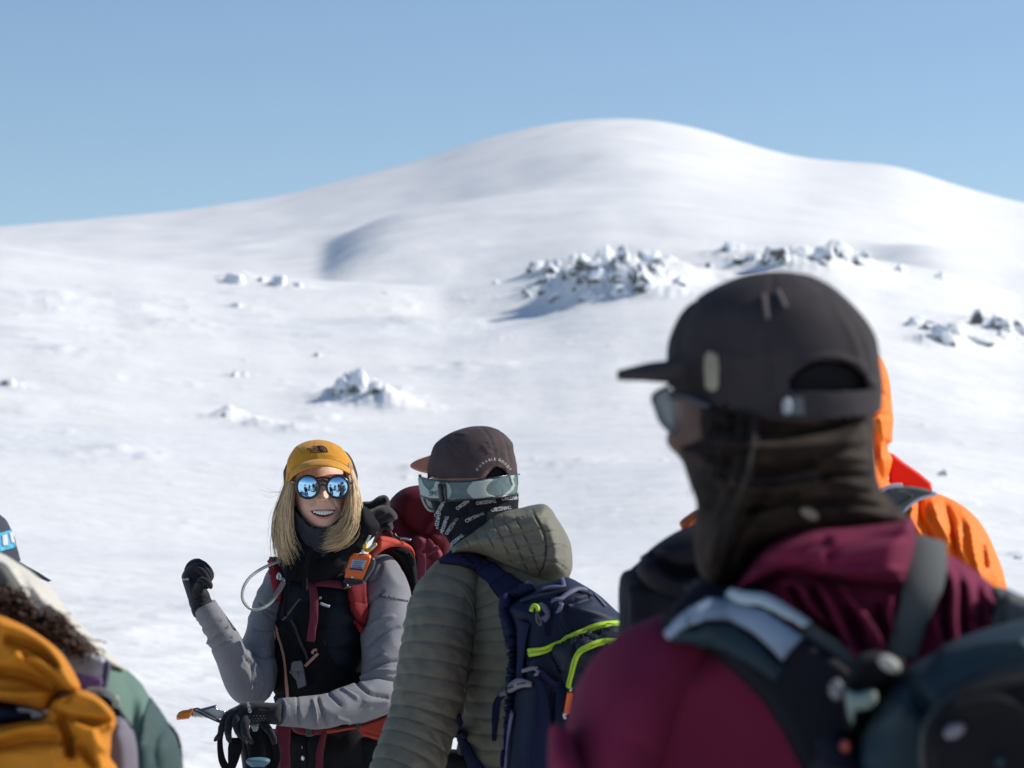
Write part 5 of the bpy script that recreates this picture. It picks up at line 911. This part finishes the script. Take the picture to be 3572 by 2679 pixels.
# ================================================================ person in dark navy, hidden behind the maroon one
ND = 4.15
nv = empty('person', (P(2560, 2000, ND).x, ND, 0), 'person in dark navy showing only a shoulder left of the brown scarf', 'person')
T('body', loft([(2600, 2800, 4.15, 260, .10), (2600, 2100, 4.15, 240, .09), (2600, 1960, 4.15, 110, .07), (2610, 1800, 4.15, 110, .08), (2620, 1600, 4.15, 150, .10), (2620, 1470, 4.15, 90, .06)], 60, 40), 'skin_dark', nv)
T('jacket', loft(rows(cD, [(850, 20, 4.15, 150, .09), (860, 70, 4.15, 250, .12), (870, 150, 4.15, 365, .14), (870, 240, 4.15, 462, .16), (865, 320, 4.15, 488, .17), (860, 450, 4.15, 495, .17), (860, 800, 4.15, 510, .18), (860, 1500, 4.15, 520, .18), (860, 2400, 4.15, 520, .18)]), 110, 80, 2.2, T0=(0, 0, 1), fold=.012, ff=5, seed=12, cr=crs(cD, [([(400, 230), (480, 300), (640, 330)], 20, -.03), ([(560, 120), (600, 260), (700, 330)], 22, -.04), ([(430, 330), (440, 500), (430, 640)], 20, .015)])), 'dark_j', nv)
T('hood', pillow(cD((420, 250), (470, 170), (560, 100), (660, 50), (760, 40), (860, 150), (850, 330), (700, 400), (520, 360)), 4.05, .09, 60, 10, fold=.01, ff=7, cr=crs(cD, [([(500, 180), (600, 250), (720, 250)], 22, -.04)])), 'dark_j', nv)
T('beanie', loft([(2620, 1640, 4.15, 168, .112), (2620, 1560, 4.15, 164, .110), (2620, 1490, 4.15, 135, .092), (2620, 1455, 4.15, 85, .06), (2620, 1440, 4.15, 15, .01)], 40, 50, T0=(0, 0, 1), fold=.002, ff=20), 'dark_j', nv)
T('neck_gaiter', loft([(2600, 2000, 4.15, 130, .09), (2605, 1900, 4.15, 118, .085), (2610, 1800, 4.15, 122, .088)], 30, 40, T0=(0, 0, 1), fold=.003, ff=14), 'gaiter', nv)
legs(nv, P(2600, 2700, ND).x, ND, math.pi, M['trouser'], M['boot'])
# ================================================================ nearest person: black cap, brown hair, maroon jacket
FD = 3.1
fm = empty('person', (P(2850, 2000, FD).x, FD, 0), 'nearest person, back turned, in a black cap, brown scarf and maroon jacket', 'person')
T('body', loft(rows(cE, [(1150, 2600, 3.12, 700, .11), (1150, 1900, 3.12, 650, .10), (1120, 1700, 3.12, 500, .09), (1020, 1500, 3.12, 330, .07), (960, 1380, 3.12, 300, .07), (900, 1250, 3.10, 340, .075), (850, 1120, 3.10, 410, .09), (830, 1000, 3.10, 445, .098), (850, 850, 3.10, 480, .10), (880, 650, 3.10, 500, .105), (890, 350, 3.10, 440, .10), (900, 230, 3.10, 260, .06), (900, 165, 3.10, 60, .02)]), 130, 90, T0=(0, 0, 1),
    disp=lambda ds, th, V: .010*np.exp(-((proj(V)[:, 0]-2355)/25)**2-((proj(V)[:, 1]-1540)/50)**2)), 'skin_dark', fm)
farc = spline(cE((300, 690), (345, 690), (400, 735), (540, 782), (700, 830), (920, 862), (1150, 860), (1300, 850), (1410, 835), (1460, 800)), 80)
arch = cE((955, 716), (965, 670), (1000, 615), (1060, 575), (1140, 555), (1220, 556), (1300, 585), (1355, 630), (1385, 690), (1375, 712), (1250, 718), (1100, 722))
fc = loft(rows(cE, [(890, 900, 3.1, 535, .128), (890, 780, 3.1, 545, .130), (890, 640, 3.1, 550, .131), (880, 500, 3.1, 538, .13), (874, 400, 3.1, 512, .124), (866, 310, 3.1, 455, .112), (868, 230, 3.1, 370, .092), (880, 170, 3.1, 280, .07), (895, 130, 3.1, 190, .048), (905, 112, 3.1, 110, .028), (910, 104, 3.1, 30, .01)]), 110, 130, 2.1, T0=(0, 0, 1), fold=.0015, ff=18,
    cr=crs(cE, [([(880, 100), (868, 300), (870, 560), (880, 700)], 7, -.004), ([(1010, 110), (1200, 250), (1330, 450), (1390, 640)], 10, -.003), ([(1180, 220), (1290, 420), (1330, 560)], 14, .003), ([(480, 250), (420, 400), (400, 680)], 9, -.003), ([(470, 480), (700, 560), (900, 520)], 30, .003), ([(960, 730), (960, 640), (1060, 560), (1200, 538), (1330, 590), (1400, 690)], 9, .004)]))
fc = shell(cut(fc, lambda q, c3: (c3[1] < 3.1 and inpoly(q[0], q[1], arch)) or q[1] > np.interp(q[0], farc[:, 0], farc[:, 1])), .0025)
capf = T('cap', fc, 'cap_black', fm); FB = tree(fc)
T('brim', sheet([(*cE((420, 560))[0], 2.98), (*cE((335, 560))[0], 3.02), (*cE((325, 590))[0], 3.08), (*cE((345, 600))[0], 3.16), (*cE((420, 600))[0], 3.20)],
    [(*cE((380, 630))[0], 2.985), (*cE((230, 618))[0], 3.0), (*cE((78, 612))[0], 3.07), (*cE((150, 600))[0], 3.14), (*cE((380, 590))[0], 3.20)], .010, 40, 8, .003), 'cap_black', capf)
T('side_label', patch(cE((538, 530), (560, 512), (596, 530), (606, 600), (600, 700), (575, 722), (540, 700), (532, 600)), FB, .001, .002, 6), M.setdefault('tagc', mat('cream_tag', (.28, .26, .20), .8, var=.35, vscale=60)), capf)
T('stitch', join(ribbon(cE((835, 225), (845, 290), (855, 350)), FB, .005, .002, .001), ribbon(cE((905, 200), (930, 250), (950, 290)), FB, .005, .002, .001)), M.setdefault('greym', mat('grey_thread', (.13, .11, .11), .8)), capf)
T('closure_strap', pillow(cE((925, 745), (1000, 738), (1150, 742), (1300, 735), (1405, 715), (1420, 760), (1412, 815), (1300, 838), (1100, 850), (925, 848)), 3.1, .004, 4, 6, smooth=False, dfun=cyl(2701, 375, 3.1, .130)), M.setdefault('strapb', mat('smoky_strap', (.055, .065, .075), .3, spec=.6, var=.4, vscale=30)), capf)
T('closure_button', join(*[pillow([cE((x+w_*math.cos(a), y+h_*math.sin(a)))[0] for a in np.linspace(0, 5.9, 12)], 3.1, .006, 5, 5, dfun=lambda px, py: cyl(2701, 375, 3.1, .130)(px, py)-.006) for x, y, w_, h_ in ((955, 795, 26, 46), (1290, 770, 40, 32), (1385, 692, 16, 18))]), M.setdefault('clearb', mat('clear_button', (.32, .34, .37), .3)), capf)
# hair and scarf
hs = pillow(cE((500, 740), (700, 800), (1000, 840), (1200, 845), (1395, 820), (1405, 950), (1415, 1080), (1432, 1200), (1500, 1290), (1560, 1335), (1580, 1400), (1300, 1480), (1000, 1500), (800, 1560), (700, 1700), (600, 1760), (520, 1690), (478, 1560), (476, 1400), (488, 1300), (454, 1200), (425, 1110), (400, 1010), (450, 985), (525, 930), (530, 840)), 3.08, .115, 130, 9, fold=.008, ff=8, seed=15,
    cr=[(p_, w_, a_*1.5) for p_, w_, a_ in crs(cE, [([(620, 900), (900, 930), (1200, 900), (1400, 880)], 16, -.014), ([(600, 980), (900, 1010), (1200, 990), (1400, 960)], 16, .012), ([(560, 1060), (850, 1130), (1100, 1090)], 14, -.016), ([(560, 1160), (800, 1230), (1100, 1190)], 14, .016), ([(540, 1300), (760, 1330), (1000, 1260)], 14, -.014), ([(1120, 1080), (1250, 1060), (1410, 1070)], 10, .014), ([(1140, 1150), (1280, 1150), (1420, 1160)], 10, -.016), ([(1180, 1180), (1300, 1200), (1440, 1230)], 10, .012), ([(700, 1100), (620, 1300), (560, 1600)], 20, .012), ([(840, 1250), (700, 1450), (640, 1650)], 20, -.016), ([(1000, 1300), (1200, 1290), (1500, 1330)], 14, -.014)])])
T('scarf', hs, 'buff_brown', fm); SCB = tree(hs)
def hg(x0, y0, x1, y1, x2, y2, d0): return [(*cE((x0, y0))[0], d0+.02), (*cE((x1, y1))[0], d0), (*cE((x2, y2))[0], d0-.01)]
T('hair', strands([hg(520, 770, 535, 1000, 500, 1250, 3.0), hg(700, 800, 680, 1050, 560, 1400, 2.97), hg(800, 840, 780, 1100, 600, 1560, 2.955)], 110, .0008, 16, 12, 21, 7), 'hair_brown', fm)
T('hair_band', pillow([cE((1072+48*math.cos(a), 1350+36*math.sin(a+.5)))[0] for a in np.linspace(0, 5.9, 12)], 2.955, .008, 8, 5), M.setdefault('tan', mat('tan_toggle', (.24, .19, .15), .7)), fm)
T('hair', pillow(cE((960, 728), (985, 660), (1060, 590), (1180, 568), (1300, 605), (1378, 700), (1370, 740), (1150, 760), (965, 760)), 3.1, .004, 5, 7, dfun=cyl(2701, 375, 3.1, .118)), 'black', fm)
gf = pillow(cE((254, 752), (300, 715), (345, 700), (362, 720), (372, 800), (378, 945), (340, 915), (300, 875), (272, 810)), 3.02, .006, 6, 5, cr=crs(cE, [([(270, 760), (310, 870), (370, 930)], 5, .004)]))
gl_ = mk('sunglasses', gf[0], gf[1], M.setdefault('smoke', mat('smoky_glass', (.20, .22, .23), .25, spec=.5)), fm); T('rim', tube([P(*q, 3.012) for q in cE((345, 690), (262, 742), (278, 815), (305, 880), (372, 948))], .0016, 8, 40), 'frame', gl_); T('temple', tube([P(*q, 3.0) for q in cE((350, 735), (440, 750), (560, 800))], .005, 8, 14), 'frame', gl_)
# jacket
MJ = [(p_, w_, a_*1.35) for p_, w_, a_ in crs(cD, [([(1090, 305), (1180, 330), (1220, 410), (1320, 500)], 15, .020), ([(1270, 320), (1330, 420), (1380, 530), (1440, 660)], 15, .024), ([(1370, 320), (1440, 420), (1520, 520), (1565, 610)], 14, .024), ([(1480, 470), (1500, 560), (1480, 620)], 10, .012), ([(1600, 380), (1590, 460), (1610, 540)], 12, .018), ([(1850, 210), (1890, 330), (1890, 480), (1900, 600)], 14, .024), ([(1930, 240), (1960, 350), (1975, 450)], 13, .022), ([(2020, 290), (2045, 390), (2050, 480)], 12, .020), ([(1800, 480), (1830, 560), (1850, 620)], 12, .018),
    ([(1140, 330), (1230, 470), (1340, 580)], 13, -.030), ([(1240, 340), (1330, 520), (1400, 640)], 11, -.026), ([(1400, 440), (1450, 540), (1500, 640)], 11, -.024), ([(1540, 420), (1560, 500), (1600, 590)], 10, -.024), ([(1830, 300), (1850, 450), (1860, 560)], 11, -.026), ([(1930, 320), (1930, 440), (1940, 560)], 11, -.022), ([(2000, 300), (2010, 420), (2010, 500)], 10, -.018),
    ([(480, 720), (420, 850), (380, 1000)], 26, -.004)])]
mj = pillow(cD((1000, 180), (1060, 90), (1150, 60), (1300, 150), (1690, 150), (1760, 150), (1860, 178), (1960, 235), (2060, 310), (2110, 350), (2300, 420), (2440, 560), (2500, 760), (2530, 1100), (2560, 1700), (2560, 2600), (140, 2600), (90, 1700), (122, 1163), (150, 960), (205, 840), (270, 730), (340, 640), (440, 585), (560, 545), (700, 480), (860, 360)), 3.14, .19, 230, 11, fold=.007, ff=5, seed=21, cr=MJ)
sl1 = loft(rows(cD, [(520, 700, 3.08, 190, .09), (420, 830, 3.03, 250, .115), (350, 1000, 3.0, 235, .12), (310, 1200, 2.98, 225, .115), (300, 1500, 2.95, 210, .10), (340, 1900, 2.9, 180, .08)]), 80, 60, fold=.004, ff=6, seed=9)
fa = loft(rows(cD, [(60, 1010, 2.94, 20, .015), (78, 1060, 2.93, 55, .04), (90, 1130, 2.92, 66, .05), (130, 1250, 2.91, 80, .055), (240, 1500, 2.9, 110, .06)]), 40, 40, fold=.006, ff=9)
T('jacket', join(mj, sl1), 'maroon', fm); MB = tree(mj, sl1)
T('forearm_sleeve', fa, 'maroon', fm)
T('collar', pillow(cD((860, 360), (930, 260), (1020, 150), (1120, 90), (1250, 50), (1450, 38), (1620, 22), (1690, 8), (1712, 60), (1708, 140), (1690, 260), (1660, 330), (1450, 330), (1300, 300), (1100, 270), (950, 330)), 3.02, .13, 110, 8, fold=.006, ff=9, seed=2, cr=crs(cD, [([(1300, 190), (1480, 110), (1660, 90)], 16, -.014), ([(1280, 190), (1300, 240), (1500, 250)], 12, .01), ([(1100, 260), (1400, 250), (1660, 250)], 12, .010), ([(1000, 220), (1150, 180), (1300, 120)], 18, -.02)])), 'maroon', fm)
legs(fm, P(2850, 2700, FD).x, FD+.05, math.pi, M['trouser'], M['boot'], wd=.115)
# its rucksack
kp = pillow(cD((1400, 1163), (1450, 1000), (1500, 880), (1570, 780), (1680, 690), (1780, 640), (1850, 590), (1960, 545), (2100, 500), (2260, 470), (2500, 480), (2600, 700), (2640, 1200), (2620, 2000), (2400, 2400), (1700, 2400), (1450, 2000), (1390, 1500)), 2.80, .13, 130, 13, fold=.006, ff=5, seed=3, cr=crs(cD, [([(1600, 760), (1700, 800), (1760, 900)], 24, -.02), ([(1480, 1100), (1520, 960), (1640, 880)], 28, .012), ([(1850, 640), (2000, 600), (2200, 580)], 20, .014)]))
fk = mk('rucksack', kp[0], kp[1], M['teal_p'], None, label='dark teal rucksack with black straps on the back of the nearest person in maroon', cat='backpack'); KPB = tree(kp); KM = tree(kp, mj, sl1)
T('mesh_pocket', pillow(cD((1762, 1163), (1745, 1080), (1765, 960), (1850, 860), (1950, 790), (2080, 740), (2212, 715), (2400, 700), (2560, 760), (2600, 1100), (2560, 1700), (1850, 1700), (1780, 1400)), 2.66, .06, 60, 13, fold=.008, ff=7, cr=crs(cD, [([(1900, 900), (2100, 860), (2212, 900)], 20, .015)])), 'black', fk)
T('pocket_edge', tube([P(*q, 2.655) for q in cD((1755, 1180), (1750, 1070), (1775, 950), (1860, 850), (1960, 785), (2090, 735), (2240, 705))], .006, 8, 60), 'plastic', fk)
T('shoulder_strap', patch(cD((540, 540), (600, 480), (680, 425), (760, 385), (880, 385), (1000, 430), (1120, 500), (1230, 575), (1330, 640), (1430, 720), (1430, 900), (1460, 1163), (1440, 1400), (1320, 1400), (1200, 1200), (1100, 1000), (1000, 850), (880, 730), (780, 650), (660, 590)), KM, .012, .014, 13, puff=.02, R=50), 'dark_j', fk)
SS = fk.children[-1]; SSB = tree((np.array([tuple(v.co) for v in SS.data.vertices])+ORG[fk.name], [tuple(p.vertices) for p in SS.data.polygons]), mj)
T('strap_padding', patch(cD((560, 520), (640, 450), (740, 395), (880, 400), (1000, 445), (1100, 515), (1180, 570), (1130, 620), (1095, 668), (1040, 610), (960, 540), (860, 490), (740, 480), (640, 510), (580, 560)), SSB, .002, .006, 8, puff=.006), 'iceblue', fk)
T('strap_reflector', ribbon(cD((880, 395), (1000, 440), (1100, 500), (1185, 555)), SSB, [.010, .018, .018, .016], .004, .014), M.setdefault('palew', mat('pale_reflector', (.45, .52, .55), .5)), fk)
T('strap_lower', patch(cD((560, 560), (640, 520), (760, 500), (880, 520), (980, 590), (1060, 670), (1100, 700), (1060, 760), (940, 680), (800, 600), (680, 560)), SSB, .003, .006, 9, puff=.004), 'teal_p', fk)
T('load_lifter', ribbon(cD((1180, 520), (1260, 580), (1340, 640), (1420, 705)), KM, .022, .004, .022), 'webgrey', fk)
T('load_lifter', ribbon(cD((1770, 150), (1762, 240), (1740, 350), (1690, 470), (1660, 560), (1640, 650)), tree(mj, kp), [.034, .040, .040, .032, .034, .03], .004, .012), 'webgrey', fk)
T('shoulder_strap', pillow(cD((2060, 330), (2120, 330), (2212, 370), (2400, 430), (2450, 560), (2300, 560), (2100, 520), (2030, 500), (2080, 430)), 2.98, .04, 40, 10, cr=crs(cD, [([(2120, 340), (2110, 500)], 8, -.01)])), 'webgrey', fk)
T('top_flap', pillow(cD((1380, 860), (1400, 740), (1440, 650), (1520, 620), (1600, 640), (1660, 660), (1640, 740), (1560, 800), (1500, 900), (1450, 1000), (1400, 1010)), 2.80, .09, 40, 9, fold=.01, ff=9), 'black', fk)
ell = lambda x, y, a, b, r=0: [cD((x+a*math.cos(t)*math.cos(r)-b*math.sin(t)*math.sin(r), y+a*math.cos(t)*math.sin(r)+b*math.sin(t)*math.cos(r)))[0] for t in np.linspace(0, 5.9, 14)]
T('cord_lock', pillow(ell(1590, 682, 60, 36, .55), 2.69, .022, 20, 6), M.setdefault('ivory', mat('ivory_plastic', (.30, .30, .27), .5)), fk)
T('buckle', pillow(cD((1390, 800), (1440, 815), (1520, 800), (1535, 850), (1500, 890), (1440, 900), (1420, 960), (1395, 900)), 2.69, .018, 16, 6), M.setdefault('mintd', mat('grey_green_buckle', (.17, .22, .20), .55)), fk)
T('buckle', pillow(ell(1350, 800, 40, 50), 2.71, .02, 20, 7), 'mesh', fk)
T('buckle_button', pillow(ell(1890, 990, 55, 36, -.5), 2.60, .012, 18, 6), M.setdefault('dull', mat('dull_lilac_plastic', (.16, .15, .18), .4)), fk)
T('buckle_button', pillow(ell(2100, 1132, 28, 30), 2.60, .012, 14, 6), 'teal_p', fk)
T('red_toggle', pillow(ell(1388, 1062, 26, 32), 2.70, .012, 12, 6), M.setdefault('rdd', mat('dull_red_toggle', (.30, .06, .05), .5)), fk)
# ================================================================ left edge: person in green with brown curls, tied mustard jacket
GD = 4.2
gp_ = empty('person', (P(-60, 2200, GD).x, GD, 0), 'curly-haired person in a sea-green jacket with a cream hood at the left border', 'person')
T('body', loft([(-150, 3000, 4.25, 330, .12), (-120, 2500, 4.25, 330, .12), (-130, 2330, 4.25, 200, .10), (-150, 2250, 4.24, 110, .08), (-160, 2150, 4.22, 130, .09), (-170, 2000, 4.22, 140, .10), (-170, 1900, 4.22, 70, .06)], 60, 40), 'skin', gp_)
gj = pillow(cL((560, 900), (650, 950), (720, 985), (790, 1045), (880, 1130), (925, 1205), (980, 1290), (1035, 1375), (1090, 1430), (1122, 1520), (1134, 1659), (1130, 2100), (1050, 2900), (-600, 2900), (-800, 1800), (-500, 1200), (0, 900)), 4.25, .17, 150, 13, fold=.010, ff=6, seed=5, cr=crs(cL, [([(920, 1210), (880, 1330), (860, 1500)], 24, .014), ([(760, 1050), (820, 1250), (850, 1450)], 26, -.018), ([(1030, 1380), (960, 1500), (960, 1659)], 18, -.012)]))
T('jacket', gj, 'green_j', gp_); GJ = tree(gj)
T('sleeve_panel', patch(cL((928, 1225), (985, 1300), (1040, 1385), (1092, 1437), (1118, 1520), (1128, 1659), (1128, 1900), (850, 1900), (868, 1500), (890, 1340)), GJ, .001, .003, 10), 'green_d', gp_)
T('armpit_flap', pillow(cL((1035, 1375), (1080, 1410), (1110, 1450), (1132, 1530), (1136, 1600), (1118, 1540), (1080, 1460)), 4.2, .02, 8, 6), 'dark_j', gp_)
T('hood', pillow(cL((-700, 500), (-400, 300), (-150, 290), (0, 318), (100, 375), (200, 440), (320, 545), (430, 680), (560, 820), (680, 940), (760, 1020), (800, 1065), (700, 1040), (520, 1000), (300, 950), (0, 900), (-500, 1000)), 4.22, .17, 90, 10, fold=.008, ff=9, seed=8, cr=crs(cL, [([(120, 440), (200, 600), (300, 700)], 18, -.02)])), 'cream', gp_)
hgp = cL((-500, 420), (-100, 380), (0, 385), (60, 420), (130, 520), (190, 610), (250, 665), (300, 640), (390, 710), (480, 800), (560, 870), (610, 925), (550, 930), (480, 912), (400, 905), (300, 880), (100, 880), (-500, 900))
hgm = pillow(hgp, 4.02, .10, 60, 8, fold=.02, ff=16, seed=9); T('hair', hgm, 'hair_brown', gp_)
def curl(x, y, rs):
    n = 26; t = np.linspace(0, rs.uniform(5, 10), n); a0 = rs.uniform(0, 6); r_ = rs.uniform(2, 9); g_ = rs.uniform(4, 9)
    dx, dy = rs.uniform(-.3, 1.0), rs.uniform(.1, 1.0)
    pts = PN(x+t*g_*dx+r_*np.cos(t+a0), y+t*g_*dy+r_*np.sin(t+a0)*.8, 3.93+rs.uniform(-.03, .03)+.012*np.sin(t*1.7))
    return loft(np.column_stack([pts, np.full(n, .0011), np.full(n, .0011)]), 26, 4, world=True, caps=False)
rs_ = np.random.RandomState(5); cu_ = []
while len(cu_) < 620:
    x = rs_.uniform(-60, 620); y = rs_.uniform(390, 960)
    if inpoly(*cL((x, y))[0], hgp) and not (x < 120 and y < 520): cu_.append(curl(*cL((x, y))[0], rs_))
T('hair', join(*cu_), M.setdefault('hair_warm', mat('warm_brown_hair', (.15, .10, .075), .5, var=.4, vscale=30, spec=.5)), gp_)  # lighter brown curls over the darker hair mass
T('hood_lining', pillow(cL((-300, 360), (0, 372), (50, 400), (110, 500), (170, 610), (120, 640), (0, 560), (-300, 560)), 3.98, .05, 30, 9, fold=.006), M.setdefault('lin', mat('grey_green_lining', (.10, .105, .095), .9, var=.3, vscale=14)), gp_)
legs(gp_, P(-100, 2700, GD).x, GD, math.pi, M['trouser'], M['boot'])
gk = pillow(cL((640, 1380), (700, 1330), (770, 1330), (820, 1400), (850, 1500), (862, 1659), (860, 2200), (700, 2500), (-300, 2500), (-500, 1500), (-300, 1200), (200, 1180)), 3.98, .10, 60, 11, fold=.004, cr=crs(cL, [([(700, 1400), (790, 1390), (830, 1500), (850, 1659)], 8, .012)]))
gkk = mk('rucksack', gk[0], gk[1], M['mauve'], None, label='mauve-grey padded rucksack under the tied mustard jacket at the left border', cat='backpack')
T('strap_pocket', pillow(cL((390, 925), (470, 930), (560, 945), (640, 965), (668, 990), (655, 1100), (630, 1190), (520, 1180), (440, 1050)), 3.98, .03, 20, 6), M.setdefault('print_pale', mat('pale_printed_cloth', (.42, .46, .52), .8, var=.45, vscale=45)), gkk)
T('strap_pocket_panel', pillow(cL((470, 1075), (560, 1085), (640, 1100), (630, 1165), (560, 1172), (500, 1165)), 3.955, .012, 10, 5), 'purple', gkk)
T('strap_edge', pillow(cL((655, 985), (690, 1000), (680, 1100), (655, 1190), (630, 1185), (640, 1100)), 3.97, .02, 8, 5), M.setdefault('mv', mat('slate_lilac_webbing', (.10, .10, .16), .8)), gkk)
T('hose', tube([P(*q, 3.93) for q in cL((540, 1180), (620, 1178), (690, 1205), (725, 1245), (722, 1285))], .005, 10, 30), 'tube', gkk)
T('strap', ribbon([(*q, 3.95) for q in cL((600, 1210), (680, 1250), (740, 1330), (820, 1420))], None, [.012, .016, .012, .008], .005), 'dark_j', gkk)
T('belt', pillow(cL((-300, 1180), (0, 1240), (150, 1275), (290, 1320), (250, 1370), (0, 1400), (-300, 1460)), 3.86, .06, 30, 9), 'navy', gkk)
T('belt_buckle', pillow(cL((110, 1285), (200, 1290), (270, 1310), (280, 1345), (200, 1350), (190, 1320), (120, 1310)), 3.795, .008, 8, 5), M.setdefault('frost', mat('frosted_buckle', (.35, .38, .42), .35)), gkk)
MC = [([(0, 760), (150, 800), (300, 900), (400, 1050), (480, 1160)], 14, .02), ([(100, 960), (250, 1000), (380, 1080), (440, 1170)], 16, .026), ([(60, 860), (200, 900), (340, 1020)], 16, -.024), ([(0, 1060), (200, 1100), (340, 1180)], 20, -.024), ([(150, 960), (300, 1080), (360, 1150)], 12, -.02), ([(0, 1200), (150, 1200), (330, 1190)], 18, .018)]
m1 = pillow(cL((-300, 650), (0, 710), (90, 745), (180, 790), (300, 870), (380, 940), (430, 1010), (470, 1080), (502, 1160), (470, 1200), (400, 1190), (340, 1230), (290, 1300), (150, 1270), (0, 1240), (-300, 1150)), 3.80, .075, 40, 6, fold=.006, ff=14, seed=31, stretch=(.6, 1, 1.3), cr=crs(cL, MC))
m2 = pillow(cL((400, 1200), (470, 1170), (540, 1180), (600, 1210), (660, 1260), (715, 1330), (722, 1390), (695, 1450), (690, 1530), (688, 1600), (730, 1659), (740, 1900), (-300, 1900), (-300, 1440), (0, 1395), (150, 1370), (280, 1350), (300, 1280), (340, 1220)), 3.78, .08, 42, 6, fold=.006, ff=14, seed=33, stretch=(.6, 1, 1.3),
    cr=crs(cL, [([(480, 1200), (600, 1230), (700, 1340), (700, 1400)], 14, .022), ([(380, 1360), (420, 1450), (430, 1560)], 16, -.035), ([(470, 1390), (560, 1440), (640, 1540)], 16, .02), ([(340, 1280), (420, 1340), (560, 1370), (700, 1370)], 13, -.022), ([(470, 1480), (520, 1560), (600, 1640)], 14, -.02), ([(380, 1540), (400, 1600)], 18, .03), ([(480, 1490), (500, 1600)], 14, .02), ([(0, 1440), (150, 1400), (300, 1390)], 14, .018), ([(0, 1520), (200, 1480), (340, 1480)], 20, -.02), ([(580, 1440), (600, 1560), (620, 1659)], 12, .016)]))
mkj = mk('tied_jacket', *join(m1, m2), M.setdefault('mustard2', mat('amber_shell', (.52, .195, .014), .7, var=.15, vscale=8, bump=.15, bscale=150)), None, label='crumpled mustard shell jacket tied in a knot over the rucksack at the left border', cat='jacket')
# ---------------------------------------------------------------- far person at the left border: dark cap with a blue band
bd = 5.8
bp2 = empty('person', (P(-110, 2300, bd).x, bd, 0), 'person in a dark cap with a bright blue printed band, cut by the left border', 'person')
T('body', loft([(-130, 2700, 5.82, 220, .10), (-130, 2250, 5.82, 200, .09), (-120, 2150, 5.8, 60, .06), (-115, 2080, 5.8, 90, .08), (-110, 1980, 5.8, 125, .1), (-110, 1880, 5.8, 120, .1), (-110, 1800, 5.8, 80, .07), (-110, 1775, 5.8, 20, .02)], 60, 40), 'skin', bp2)
bc = loft(T0=(0, 0, 1), ctrl=rows(cL, [(-190, 370, 5.8, 305, .13), (-192, 300, 5.8, 292, .128), (-195, 230, 5.8, 275, .124), (-198, 160, 5.8, 250, .115), (-200, 100, 5.8, 215, .10), (-205, 50, 5.8, 150, .07), (-205, 25, 5.8, 60, .03)]), n=50, m=60, fold=.002, ff=20)
bcap = T('cap', bc, M.setdefault('capn', mat('slate_cap', (.05, .056, .075), .85, var=.15)), bp2); BCB = tree(bc)
T('band', patch(cL((-180, 215), (0, 195), (62, 178), (76, 215), (94, 275), (80, 290), (0, 312), (-180, 330)), BCB, .001, .002, 5), 'blueband', bcap)
T('band_print', join(*[patch(cL(*q), BCB, .004, .001, 4) for q in ([(48, 195), (68, 195), (82, 255), (62, 262)], [(5, 215), (35, 208), (42, 272), (10, 280)])]), 'white', bcap)
T('brim', pillow(cL((60, 350), (110, 365), (170, 402), (240, 440), (322, 492), (300, 500), (180, 450), (60, 400)), 5.75, .008, 5, 5, smooth=False), M['capn'], bcap)
T('jacket', loft([(-130, 3300, 5.82, 260, .15), (-130, 2600, 5.82, 270, .15), (-130, 2350, 5.82, 250, .14), (-125, 2230, 5.82, 150, .10), (-120, 2150, 5.82, 80, .07)], 50, 50, fold=.008, ff=7), 'dark_j', bp2)
T('sleeve', loft([(-20, 2330, 5.82, 50, .05), (90, 2420, 5.82, 70, .06), (130, 2650, 5.80, 68, .06), (120, 2900, 5.74, 58, .05), (60, 3080, 5.66, 45, .04)], 60, 40, fold=.006, ff=9), 'dark_j', bp2)
T('sleeve', loft([(-230, 2330, 5.82, 50, .05), (-340, 2420, 5.82, 70, .06), (-380, 2650, 5.80, 68, .06), (-370, 2900, 5.74, 58, .05), (-310, 3080, 5.66, 45, .04)], 60, 40, fold=.006, ff=9), 'dark_j', bp2)
legs(bp2, P(-130, 2700, bd).x, bd, math.pi, M['trouser'], M['boot'])
